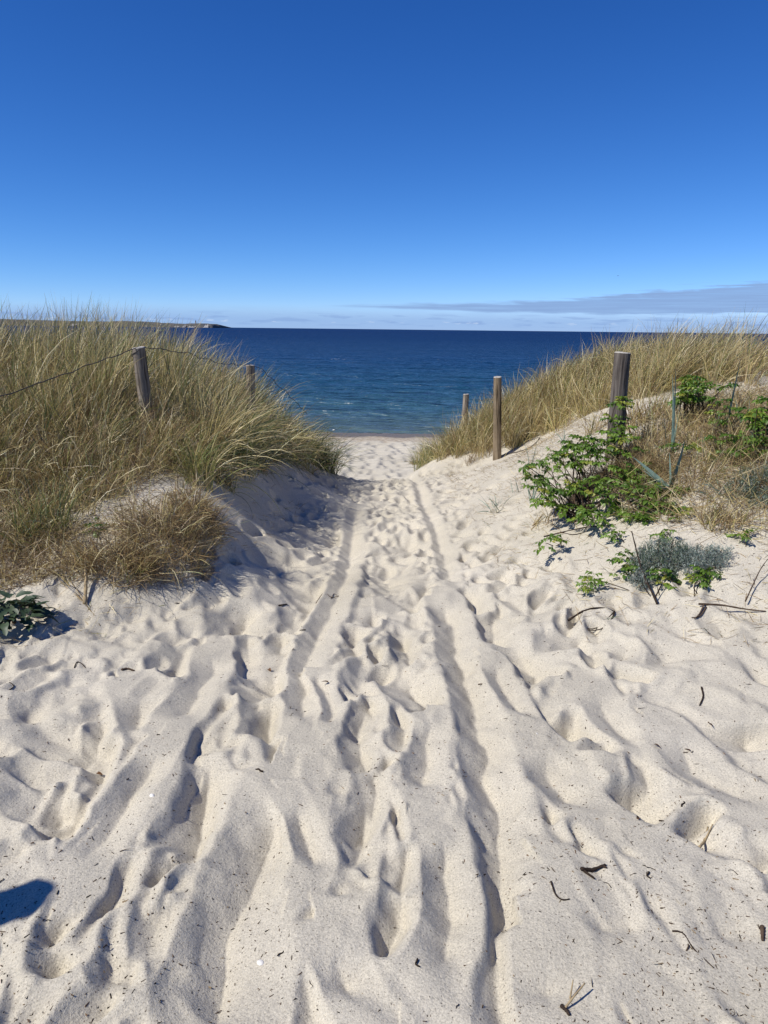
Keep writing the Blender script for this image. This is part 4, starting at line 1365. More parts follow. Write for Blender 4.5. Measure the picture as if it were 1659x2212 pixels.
def rose(root_xy, tips, label, r, leaves=(4, 6), size=1.0, stem_r=0.006, name='rose_bush', cat='rose bush', group=None, bare=0, young=0.12):
    """root on the ground, tips given as points of the place"""
    root = gxy(*root_xy)
    e = empty(name, root, label, cat, group)
    extra = []
    for tp in tips:
        if len(tips) > 7:
            for _ in range(1):
                q_ = np.array(tp) + r.normal(0, 1, 3) * np.array([0.07, 0.09, 0.035])
                q_[2] = max(q_[2], float(sand_z(q_[0], q_[1])[0]) + 0.03)
                extra.append(q_)
    for tp in list(tips) + extra:
        tp = np.array(tp) - root
        off = np.array([r.normal(0, 0.05), r.normal(0, 0.05), 0.0]) if len(tips) > 2 else np.zeros(3)
        mid_ = off + (tp - off) * 0.5 + np.array([r.normal(0, 0.04), r.normal(0, 0.04), 0.25 * abs(tp[2]) * r.uniform(-0.6, 0.6)])
        q = spline([off - np.array([0, 0, 0.03]), mid_, tp], 9)
        link('stem', tube(q, np.linspace(stem_r, stem_r * 0.45, 9), 5, 'stem'), TWIG_D if r.random() < 0.6 else TWIG, e)
        rosette(e, tp, int(r.integers(leaves[0], leaves[1] + 1)), r, size, young=young)
    for k in range(bare):
        a, L = r.uniform(0, 6.28), r.uniform(0.2, 0.45)
        q = spline([np.array([r.normal(0, 0.1), r.normal(0, 0.1), -0.02]), np.array([L * 0.5 * math.cos(a), L * 0.5 * math.sin(a), L * r.uniform(0.2, 0.5)]), np.array([L * math.cos(a), L * math.sin(a), L * r.uniform(0.2, 0.9)])], 7)
        link('stem', tube(q, np.linspace(0.004, 0.002, 7), 4, 'stem'), TWIG, e)
    return e


def px(u, v, y):
    return at_y(u, v, y)


# the spreading rose bush in front of the thick post: shoot tips placed one by one
MAIN1 = [(1165, 1000, 5.9), (1160, 1055, 5.7), (1190, 1010, 6.0), (1215, 985, 6.1), (1240, 965, 6.2), (1262, 950, 6.2), (1225, 1030, 5.8), (1175, 1080, 5.6), (1200, 1060, 5.6),
         (1255, 1000, 5.9), (1285, 985, 6.0), (1300, 955, 6.2), (1210, 1095, 5.5), (1250, 1060, 5.6), (1285, 1040, 5.7), (1150, 1035, 5.9), (1240, 1005, 6.0), (1275, 965, 6.1)]
MAIN2 = [(1330, 975, 6.0), (1345, 945, 6.1), (1320, 935, 6.25), (1365, 975, 6.0), (1310, 1010, 5.8), (1290, 1120, 5.2), (1330, 1100, 5.3), (1300, 1075, 5.4), (1350, 1040, 5.6), (1380, 1005, 5.8), (1270, 1100, 5.3)]
MAIN3 = [(1385, 1080, 5.3), (1405, 1050, 5.4), (1420, 1075, 5.3), (1380, 1110, 5.15), (1412, 1060, 5.4), (1395, 1030, 5.6), (1425, 1100, 5.15), (1365, 1060, 5.4), (1415, 1100, 5.15), (1395, 1125, 5.05)]


def tipz(l):
    out = []
    for u, v, y in l:
        p = px(u, v, y)
        g_ = float(sand_z(p[0], p[1])[0]) + 0.03
        if p[2] < g_:
            p[2] = g_
        out.append(p)
    return out


rose((1.48, 5.6), tipz(MAIN1), 'broad green rose bush spreading left over bare sand below the thick post', rp, (5, 7), 1.0, bare=10)
rose((1.75, 5.75), tipz(MAIN2), 'rose bush at the foot of the thick post, between the other two bushes', rp, (5, 7), 1.0, bare=10)
rose((1.83, 5.25), tipz(MAIN3), 'dense dark rose bush right of the thick post, beside the lyme grass', rp, (6, 7), 1.0, bare=5, young=0.05)
rose((2.03, 6.4), tipz([(1332, 868, 6.42), (1352, 872, 6.4), (1322, 902, 6.4), (1340, 910, 6.4), (1348, 862, 6.45)]), 'rose shoot climbing in front of the thick dark post', rp, (5, 6), 0.9)
rose((2.75, 6.9), tipz([(1490, 825, 7.0), (1505, 840, 6.9), (1475, 845, 6.9), (1510, 860, 6.8), (1488, 855, 6.9), (1520, 830, 7.1), (1500, 815, 7.1), (1470, 865, 6.8)]), 'round rose bush standing alone on the sand behind the lyme grass', rp, (6, 7), 1.05, 0.009)
rose((2.72, 6.3), tipz([(1550, 870, 6.4), (1570, 880, 6.3), (1545, 895, 6.2), (1580, 900, 6.2), (1560, 910, 6.2)]), 'small rose bush round the tall upright lyme blade', rp, (4, 6), 0.95)
rose((2.85, 5.9), tipz([(1625, 890, 6.1), (1650, 880, 6.1), (1655, 905, 6.0), (1635, 920, 5.9), (1610, 940, 5.8), (1590, 945, 5.8), (1655, 945, 5.8), (1610, 965, 5.7), (1640, 960, 5.7), (1575, 975, 5.7), (1625, 905, 6.0)]), 'sprawling rose bush by the right edge below the dune grass', rp, (5, 7), 1.05, bare=6)
rose((2.2, 5.9), tipz([(1450, 965, 6.0), (1475, 960, 5.9), (1500, 970, 5.8), (1540, 990, 5.7)]), 'low thin rose shoots among straw right of the thick post', rp, (4, 5), 0.85, 0.004)
for k, (ru, rv, tips, lab) in enumerate([
    (1440, 1130, [(1462, 1112, 4.95), (1475, 1105, 5.0)], 'small rose sprig on sand under the dense dark rose bush'),
    (1215, 1178, [(1180, 1175, 5.05), (1205, 1160, 5.1), (1190, 1165, 5.1)], 'low rose sprig reaching left across bare sand near the track'),
    (1345, 1175, [(1330, 1150, 4.95), (1322, 1158, 4.9)], 'yellowish rose sprig upright on sand below the spreading bush'),
    (1395, 1272, [(1283, 1250, 4.42), (1270, 1262, 4.38)], 'rose runner leaning left with a shadow beneath, nearest the track'),
    (1400, 1262, [(1340, 1240, 4.5), (1355, 1215, 4.55), (1350, 1200, 4.6), (1362, 1225, 4.5)], 'taller rose sprig at the left end of the grey wormwood'),
    (1440, 1285, [(1438, 1245, 4.35), (1425, 1255, 4.3), (1450, 1250, 4.35)], 'bright rose sprig directly in front of the grey wormwood'),
    (1525, 1280, [(1525, 1250, 4.3), (1512, 1262, 4.25), (1535, 1258, 4.3)], 'lone compact rose sprig on sand to the right below the wormwood'),
    (1605, 1190, [(1603, 1172, 4.6)], 'tiny withering rose sprig right of the grey wormwood'),
    (1440, 1190, [(1430, 1160, 4.75), (1445, 1150, 4.75)], 'thin rose sprig rising above the grey wormwood'),
    (215, 1160, [(207, 1150, 4.85), (215, 1145, 4.9)], 'single green sprig on the pale sand patch of the left mound'),
    (250, 1030, [(240, 1018, 6.0), (262, 1022, 6.0), (250, 1012, 6.0), (275, 1020, 6.0)], 'dark green sprig at the foot of the left dune grass'),
]):
    g0 = ground(ru, rv)
    rose((g0[0], g0[1]), tipz(tips), lab, rp, (5, 7) if k in (3, 5, 6) else (4, 5), 0.8, 0.0035, 'rose_sprig', 'sprig', 'rose sprigs on bare sand', young=0.25 if k in (0, 2, 5) else 0.1)


# blue-green lyme grass: broad blades, each a part
def blade_mesh(L, w, th0, bend, r):
    n = 7
    V, F = [], []
    p = Vector((0, 0, 0))
    for j in range(n + 1):
        t = j / n
        th = th0 + bend * t ** 1.5
        d = Vector((math.sin(th), 0, math.cos(th)))
        if j:
            p = p + d * (L / n)
        tw = 1.15 + 0.25 * math.sin(L * 37)
        ww = 0.5 * w * (0.75 + 0.25 * min(1, t * 4)) * max(0.04, (1 - t ** 2.4)) 
        nrm = Vector((math.cos(th), 0, -math.sin(th)))
        side = Vector((0, 1, 0)) * math.cos(tw) + nrm * math.sin(tw)
        oth = d.cross(side)
        V += [tuple(p - side * ww - oth * ww * 0.4), tuple(p), tuple(p + side * ww - oth * ww * 0.4)]
    for j in range(n):
        for k in range(2):
            a = j * 3 + k
            F.append((a, a + 1, a + 4, a + 3))
    return mesh_from('blade', V, F)


def lyme(loc, specs, label, r, dry=0):
    e = empty('lyme_grass', loc, label, 'lyme grass', 'blue-green lyme grass on the right slope')
    for (az, L, w, th, bd) in specs:
        me = blade_mesh(L, w, th, bd, r)
        o = link('blade', me, TWIG_P if dry and r.random() < dry else LYME, e)
        o.location = (r.normal(0, 0.02), r.normal(0, 0.02), -0.02)
        o.rotation_euler = (0, 0, az)
    return e


def lspec(n, L, w, r, th=0.35, bd=0.35, az0=None, azs=0.8):
    return [((r.uniform(0, 6.28) if az0 is None else r.normal(az0, azs)), L * r.uniform(0.55, 1.1), w * r.uniform(0.7, 1.15), abs(r.normal(th, 0.2)), r.normal(bd, 0.3)) for _ in range(n)]


ry_ = np.random.default_rng(5)
q = px(1452, 985, 6.0)
lyme(gxy(q[0], 6.0), [(0.2, 0.76, 0.027, 0.02, -0.12), (2.8, 0.70, 0.026, 0.03, 0.12), (1.0, 0.5, 0.016, 0.1, 0.1), (3.4, 0.45, 0.015, 0.15, 0.1), (-1.4, 0.4, 0.014, 0.1, 0.2)] + lspec(4, 0.3, 0.01, ry_), 'two tall upright blue-green blades just right of the thick post', ry_)
lyme(ground(1455, 1062), [(2.75, 0.40, 0.036, 0.85, 0.1), (2.9, 0.30, 0.026, 0.98, 0.0), (0.15, 0.40, 0.036, 0.28, -0.1), (1.6, 0.3, 0.02, 0.25, 0.1), (3.6, 0.22, 0.02, 1.1, 0.1), (-0.4, 0.24, 0.022, 1.5, 0.35)], 'broad blue-green blades splayed in a V beside the dense rose bush', ry_)
q = px(1562, 880, 6.4)
lyme(gxy(q[0], 6.4), [(0.1, 0.66, 0.04, 0.1, 0.02), (0.2, 0.26, 0.02, 0.5, 0.1), (3.0, 0.22, 0.02, 0.15, 0.0), (-0.5, 0.3, 0.015, 0.5, 0.3)], 'single tall broad blade leaning right among small rose leaves', ry_)
q = px(1612, 880, 6.6)
lyme(gxy(q[0], 6.6), [(0.2, 0.30, 0.02, 0.2, 0.1), (0.1, 0.35, 0.016, 0.75, 0.35), (2.6, 0.25, 0.018, 0.3, 0.1), (1.3, 0.25, 0.015, 0.2, 0.1)], 'blue-green tuft under the dune grass by the right edge', ry_)
lyme(ground(1150, 1085), lspec(10, 0.34, 0.011, ry_, 0.4, 0.2), 'loose blue-green tuft at the left end of the spreading rose bush', ry_)
lyme(ground(1075, 1098), lspec(13, 0.30, 0.010, ry_, 0.75, 0.4), 'low splayed blue-green tuft on bare sand by the right wheel track', ry_)
lyme(ground(1215, 960), lspec(8, 0.25, 0.010, ry_, 0.35, 0.3), 'small blue-green tuft high on the bare slope left of the thick post', ry_)
lyme(ground(1150, 1010), lspec(7, 0.34, 0.010, ry_, 0.3, 0.15), 'thin blue-green tuft rising above the left tip of the rose bush', ry_)
lyme(ground(1120, 1060), lspec(6, 0.2, 0.008, ry_, 0.6, 0.3), 'tiny blue-green tuft between the low splayed tuft and the rose bush', ry_)
lyme(ground(1560, 1075), lspec(8, 0.3, 0.012, ry_, 0.8, 0.3), 'flattened blue-green tuft lying on straw in front of the feathery wormwood', ry_)


# wormwood: fine felted foliage on woody stems
def feathery(name, loc, rx_, ry2, hz, n, cols, label, r, leaf=(0.012, 0.026), cat='wormwood'):
    e = empty(name, loc, label, cat)
    shoots = 90
    a, rad = r.uniform(0, 6.28, shoots), np.sqrt(r.random(shoots))
    tip = np.c_[rx_ * rad * np.cos(a), ry2 * rad * np.sin(a), np.zeros(shoots)]
    tip[:, 2] = hz * (1 - 0.6 * rad ** 2) * r.uniform(0.5, 1.1, shoots)
    gz = sand_z(tip[:, 0] + loc[0], tip[:, 1] + loc[1]) - loc[2]
    tip[:, 2] += gz
    foot = np.c_[tip[:, 0] * 0.75, tip[:, 1] * 0.75, gz - 0.01]
    for k in range(14):
        q = spline([np.array([r.normal(0, 0.03), r.normal(0, 0.03), -0.02]), foot[k] + np.array([0, 0, 0.02]), tip[k]], 6)
        link('stem', tube(q, np.linspace(0.005, 0.0025, 6), 4, 'stem'), TWIG, e)
    k = r.integers(0, shoots, n)
    t = r.random(n) ** 0.6
    p = foot[k] * (1 - t)[:, None] + tip[k] * t[:, None] + r.normal(0, 0.014, (n, 3))
    shade = r.uniform(0.7, 1.25, shoots)[k]
    col = cols[r.integers(0, len(cols), n)] * shade[:, None]
    me = blades(p, r.uniform(0, 6.28, n), r.uniform(*leaf, n), np.abs(r.normal(0.5, 0.4, n)), r.normal(0.5, 0.4, n), r.uniform(0.002, 0.005, n), col, r, 2, (0, 0), 'foliage', GRASS)
    o = link('foliage', me, None, e)
    o['kind'] = 'stuff'
    return e


SILVER = np.array([[0.20, 0.25, 0.21], [0.27, 0.31, 0.27], [0.14, 0.19, 0.15], [0.34, 0.37, 0.33]])
SAGE = np.array([[0.09, 0.14, 0.075], [0.07, 0.11, 0.06], [0.13, 0.18, 0.11], [0.18, 0.22, 0.15]])
feathery('wormwood', ground(1425, 1218), 0.17, 0.14, 0.15, 5200, np.r_[SAGE, SILVER], 'dark grey-green wormwood cushion on bare sand, left of the silvery one', rp)
feathery('wormwood', ground(1510, 1218), 0.22, 0.12, 0.09, 5200, SILVER, 'low silvery wormwood mat on bare sand at the right', rp)
feathery('wormwood', ground(1645, 1075), 0.26, 0.2, 0.22, 7000, np.r_[SAGE, SAGE, SILVER], 'feathery green wormwood bush at the right edge among straw', rp)
feathery('wormwood', ground(1385, 1262), 0.07, 0.06, 0.08, 1200, SILVER, 'small grey wormwood shoot between two rose sprigs', rp)

# dark fleshy-leaved plant on the left
kp = ground(28, 1345)
e = empty('sea_kale', kp, 'dark green broad-leaved plant with its own shadow on sand at the left edge', 'plant')
rk = np.random.default_rng(9)
kms = []
for k in range(4):
    v, f = leaf_poly(1.0, rk.uniform(0.2, 0.28), rk.uniform(0.15, 0.5), rk.uniform(0.1, 0.6), 6)
    v = [(a_, b_ * (1 + 0.25 * math.sin(a_ * 17 + k)), c_ + 0.03 * math.sin(a_ * 14 + k)) for a_, b_, c_ in v]
    me = mesh_from('leaf', v, f)
    me.materials.append(KALE)
    kms.append(me)
for k in range(120):
    o = link('leaf', kms[k % 4], None, e)
    az, rd = rk.uniform(0, 6.28), math.sqrt(rk.random())
    hgt = 0.15 * (1 - 0.75 * rd * rd) * rk.uniform(0.3, 1)
    o.matrix_local = Matrix.Translation((0.17 * rd * math.cos(az), 0.15 * rd * math.sin(az), hgt)) @ Matrix.Rotation(az + rk.normal(0, 0.5), 4, 'Z') @ Matrix.Rotation(-rk.uniform(-0.15, 0.9) * (1.15 - rd), 4, 'Y') @ Matrix.Rotation(rk.normal(0, 0.3), 4, 'X') @ Matrix.Scale(rk.uniform(0.055, 0.105), 4)
link('stem', tube([(0, 0, -0.05), (0.01, 0, 0.04), (0.0, 0.01, 0.09)], 0.012, 6, 'stem'), TWIG, e)

# ---------------------------------------------------------------- sticks, twigs, leaves, shells and crumbs on the sand
def stick(pts, rad, mat, label, cat='stick', group=None, name='stick', lift=0.6, branches=(), n=12):
    P = []
    for k, q in enumerate(pts):
        g_ = ground(q[0], q[1])
        g_[2] += rad * lift + (q[2] if len(q) > 2 else 0)
        P.append(g_)
    c0 = P[len(P) // 2].copy()
    e = link(name, tube(spline(np.array(P) - c0, n), np.linspace(rad, rad * 0.6, n) * (1 + 0.15 * np.sin(np.arange(n) * 2.3)), 6, name), mat)
    e.location = tuple(map(float, c0))
    for b in branches:
        Q = []
        for q in b:
            g_ = ground(q[0], q[1])
            g_[2] += rad * lift + (q[2] if len(q) > 2 else 0)
            Q.append(g_ - c0)
        link('branch', tube(spline(Q, 8), np.linspace(rad * 0.75, rad * 0.4, 8), 5, 'branch'), mat, e)
    return tag(e, label, cat, group)


stick([(1228, 1330), (1262, 1318), (1300, 1315), (1328, 1318)], 0.0065, TWIG_D, 'dark hooked stick lying on sand below the nearest rose runner', branches=[[(1328, 1318), (1315, 1332), (1290, 1342), (1270, 1347)], [(1328, 1320), (1322, 1338), (1300, 1350), (1272, 1348)]])
stick([(1508, 1315, 0.02), (1560, 1312, 0.03), (1610, 1310, 0.02), (1655, 1315)], 0.0065, TWIG, 'long pale grey stick at the far right with a dark broken end', branches=[[(1520, 1316, 0.015), (1512, 1326), (1500, 1338)], [(1525, 1318), (1512, 1330), (1494, 1336)]])
stick([(1255, 1878), (1280, 1874), (1308, 1868)], 0.0065, TWIG_D, 'short forked dark stick on the right of the wheel track', branches=[[(1262, 1880), (1275, 1888), (1285, 1894)], [(1300, 1868), (1311, 1874)]])
stick([(1453, 2005), (1475, 2010), (1495, 2045), (1542, 2090)], 0.0025, TWIG_D, 'long thin dark stalk curved over the lower right sand')
stick([(1512, 1812), (1525, 1790), (1532, 1765, 0.01)], 0.005, TWIG_P, 'pale knobbly straw stub standing on the sand at right', branches=[[(1525, 1790), (1540, 1778, 0.01)]])
stick([(1219, 2177), (1240, 2160, 0.02), (1262, 2142, 0.03)], 0.0035, TWIG_P, 'pale straw leaning against a dark twig at the bottom right', branches=[[(1232, 2150), (1237, 2130, 0.03)]])
stick([(1213, 2168), (1222, 2178), (1230, 2192)], 0.0055, TWIG_D, 'stubby dark twig beside the leaning pale straw')
stick([(1647, 2000), (1648, 2028)], 0.007, TWIG, 'short thick brown stub at the right edge of the sand')
stick([(1190, 1905), (1200, 1935), (1215, 1947), (1230, 1943)], 0.003, TWIG_D, 'thin crooked dark twig in the hollow below the forked stick')
stick([(682, 1278), (700, 1270), (715, 1282), (732, 1272)], 0.003, TWIG, 'looped thin stalk lying across the left wheel track', branches=[[(715, 1282), (722, 1268), (731, 1275)]])
stick([(602, 1297), (620, 1288)], 0.006, TWIG_D, 'dark straight twig just left of the looped stalk')
stick([(2, 1505), (20, 1485), (33, 1474), (20, 1472)], 0.003, TWIG_D, 'bent dark stalk near the left edge of the path')
stick([(160, 1435), (165, 1420), (178, 1425), (190, 1445)], 0.003, TWIG_D, 'curled thin stalk on trampled sand left of the track')
stick([(262, 1443), (275, 1440), (290, 1443)], 0.006, TWIG, 'stout brown twig near the curled stalk')
stick([(1515, 1490), (1520, 1505), (1512, 1518)], 0.005, TWIG_D, 'crooked dark twig on the far right sand')
stick([(183, 1300, 0.0), (188, 1262, 0.05), (186, 1240, 0.09), (192, 1228, 0.11)], 0.012, TWIG_P, 'upright pale broken stub below the small wiry tussock', 'stub', lift=0.2)
stick([(90, 1215), (140, 1260), (185, 1300), (215, 1335)], 0.004, TWIG_P, 'bundle of pale straw sloping down left of the tussock', branches=[[(110, 1225), (150, 1262), (195, 1312)], [(130, 1240), (170, 1285), (205, 1322)], [(150, 1255, 0.02), (190, 1305, 0.01)]])
stick([(1148, 1142), (1160, 1130, 0.02), (1172, 1120, 0.03)], 0.006, TWIG_P, 'fan of dry reddish straw lying alone on the right slope', branches=[[(1150, 1141), (1168, 1132, 0.02), (1180, 1127)], [(1148, 1142), (1158, 1124, 0.02)], [(1150, 1140), (1175, 1118, 0.02)]])
stick([(1420, 1303), (1415, 1290, 0.03), (1385, 1262, 0.06), (1360, 1200, 0.16)], 0.006, TWIG_D, 'dark bare rose stem bent like an elbow before the wormwood', branches=[[(1415, 1290, 0.03), (1430, 1270, 0.05)]])
stick([(1610, 1300, 0.03), (1640, 1250, 0.06), (1655, 1235, 0.08)], 0.004, TWIG, 'bare brown stem rising at the right edge above the grey stick')
stick([(1175, 1160), (1260, 1140), (1330, 1135)], 0.006, TWIG_D, 'creeping dark runner on sand below the spreading rose bush', branches=[[(1210, 1150), (1240, 1160), (1270, 1150)]])

rtw = np.random.default_rng(404)
twm = []
for k in range(10):
    L = 1.0
    q = np.array([[-0.5, 0, 0], [-0.1, rtw.normal(0, 0.12), 0.06], [0.2, rtw.normal(0, 0.14), 0.04], [0.5, rtw.normal(0, 0.15), rtw.uniform(0, 0.15)]])
    me = tube(spline(q, 7), np.linspace(0.045, 0.02, 7) if k % 3 else np.linspace(0.10, 0.07, 7), 5, 'twig')
    me.materials.append(TWIG_D if k % 4 else TWIG)
    twm.append(me)
k = 0
while k < 110:
    u, v = rtw.uniform(0, 1659), 1240 + 970 * rtw.random() ** 1.2
    p = ground(u, v)
    o = link('twig', twm[int(rtw.integers(0, 10))])
    s_ = (0.011 + 0.026 * rtw.random() ** 2) * (0.95 if p[0] > 0.3 else 1.0)
    o.location = tuple(map(float, p + np.array([0, 0, 0.002])))
    o.rotation_euler = (rtw.normal(0, 0.15), rtw.normal(0, 0.15), rtw.uniform(0, 6.28))
    o.scale = (s_, s_, s_)
    zone = 'left of both wheel tracks' if p[0] < -0.42 else 'between the wheel tracks' if p[0] < 0.3 else 'right of both wheel tracks'
    dist = 'lowest' if p[1] < 2.3 else 'middle' if p[1] < 3.4 else 'upper'
    tag(o, 'short dark twig %s, on the %s stretch of sand' % (zone, dist), 'twig', 'twigs %s, %s stretch' % (zone, dist))
    k += 1
lv, lf = leaf_poly(1.0, 0.3, 0.5, 0.5, 4)
lm = mesh_from('dry_leaf', lv, lf)
lm.materials.append(DRYLEAF)
for u, v, s_, lab in [(710, 1474, 0.035, 'dark triangular dry leaf on the ridge between the wheel tracks'), (580, 1425, 0.03, 'small brown leaf upright in a footprint left of the track'),
                      (1412, 1610, 0.03, 'curled reddish dry leaf on the right sand'), (1492, 1612, 0.025, 'small red-brown leaf right of the curled reddish one'),
                      (1530, 1555, 0.03, 'dark crumpled leaf lump on the far right sand'), (205, 1630, 0.025, 'black crumpled leaf on the left trampled sand'), (1375, 1770, 0.022, 'brown leaf scrap above the forked dark stick')]:
    p = ground(u, v)
    o = link('dry_leaf', lm)
    o.location = tuple(map(float, p + np.array([0, 0, 0.006])))
    o.rotation_euler = (rtw.normal(0, 0.4), -rtw.uniform(0.1, 0.6), rtw.uniform(0, 6.28))
    o.scale = (s_, s_, s_)
    tag(o, lab, 'leaf', 'dry leaves blown onto the sand')
sh = lathe([(0.001, 0.25), (0.3, 0.22), (0.48, 0.1), (0.5, 0.0)], 9, 'shell')
sh.materials.append(SHELL)
for u, v, s_, lab in [(328, 1718, 0.016, 'small white shell in a hollow left of the left track'), (562, 2055, 0.018, 'cream pebble-like shell in the footprint at the lower left'), (1160, 1585, 0.012, 'tiny white shell on the right sand'), (1478, 1370, 0.012, 'tiny white shell fragment below the long grey stick'), (1450, 1325, 0.01, 'white shell speck between the hooked and grey sticks'), (800, 1045, 0.02, 'pale shell at the top of the path by the beach')]:
    p = ground(u, v)
    o = link('shell', sh)
    o.location = tuple(map(float, p))
    o.rotation_euler = (rtw.normal(0, 0.3), rtw.normal(0, 0.3), rtw.uniform(0, 6.28))
    o.scale = (s_ * 1.3, s_, s_)
    tag(o, lab, 'shell', 'shells on the sand')


def crumbs(n, r):
    V, F, Cc = [], [], []
    uu = r.uniform(-30, 1690, n)
    vv = 1160 + 1060 * r.random(n) ** 1.0
    dirs = [ray(a, b) for a, b in zip(uu, vv)]
    D = np.array(dirs)
    # meet the ground by a few secant steps
    t = -EYE.z / D[:, 2]
    for _ in range(6):
        z = base(t * D[:, 0], t * D[:, 1])
        t = t + 0.8 * ((z - EYE.z) / D[:, 2] - t)
    x, y = t * D[:, 0], t * D[:, 1]
    keep = (y > 0.5) & (y < 12) & (vnoise(x * 2.3, y * 2.3, 66) + 0.25 * sstep(x, 0.2, 1.2) > r.uniform(-0.5, 0.4, n))
    x, y = x[keep], y[keep]
    z = sand_z(x, y)
    m = len(x)
    L = np.minimum(r.exponential(0.0019, m) + 0.0012, 0.011)
    w = np.minimum(L * r.uniform(0.2, 0.7, m), 0.0018)
    a = r.uniform(0, 6.28, m)
    ca, sa = np.cos(a), np.sin(a)
    P = np.zeros((m, 6, 3))
    for k, (i, j, h) in enumerate(((-1, -1, 0), (-1, 1, 0), (1, 1, 0), (1, -1, 0), (-0.8, 0, 1.3), (0.8, 0, 1.3))):
        P[:, k, 0] = x + ca * L * i - sa * w * j
        P[:, k, 1] = y + sa * L * i + ca * w * j
        P[:, k, 2] = z + w * h - 0.0006 + 0.15 * L * i * r.normal(0, 1, m)
    i = np.arange(m * 6).reshape(m, 6)
    F = np.concatenate([i[:, [0, 1, 4, 4]], i[:, [3, 5, 2, 2]], i[:, [0, 4, 5, 3]], i[:, [1, 2, 5, 4]]])
    me = bpy.data.meshes.new('plant_crumbs')
    tri = np.concatenate([i[:, [0, 1, 4]], i[:, [3, 5, 2]], i[:, [0, 4, 5]], i[:, [0, 5, 3]], i[:, [1, 2, 5]], i[:, [1, 5, 4]]])
    me = mesh_from('plant_crumbs', P.reshape(-1, 3), tri, False)
    col = np.array([[0.07, 0.05, 0.035], [0.11, 0.075, 0.05], [0.035, 0.028, 0.022], [0.22, 0.16, 0.09], [0.16, 0.10, 0.06]])[r.choice(5, m, p=[0.3, 0.25, 0.25, 0.1, 0.1])]
    set_col(me, np.repeat(col, 6, axis=0))
    me.materials.append(tint_mat('crumb', 0.9, 0.1, 0.0))
    return me


tag(link('plant_crumbs', crumbs(9500, np.random.default_rng(88))), 'dark crumbs of dry plants and seeds strewn over the sand', kind='stuff')

# ---------------------------------------------------------------- companion standing off to the left: only the shadow of the head reaches the view
tipw = ground(118, 1930)
PX, PY = tipw[0] - math.sin(-SUN_AZ) * 1.70 / math.tan(SUN_EL), tipw[1] + math.cos(SUN_AZ) * 1.70 / math.tan(SUN_EL)
pz = float(sand_z(PX, PY)[0])


def skin_mesh(name, verts, edges, radii, root, mat, parent, levels=2):
    me = bpy.data.meshes.new(name)
    me.from_pydata([tuple(v) for v in verts], edges, [])
    o = bpy.data.objects.new(name, me)
    C.collection.objects.link(o)
    md = o.modifiers.new('skin', 'SKIN')
    md.use_smooth_shade = True
    for k_, sv in enumerate(me.skin_vertices[0].data):
        sv.radius = radii[k_] if isinstance(radii[k_], tuple) else (radii[k_], radii[k_])
        sv.use_root = k_ == root
    sb = o.modifiers.new('subdivision', 'SUBSURF')
    sb.levels = sb.render_levels = levels
    me.materials.append(mat)
    o.parent = parent
    return o


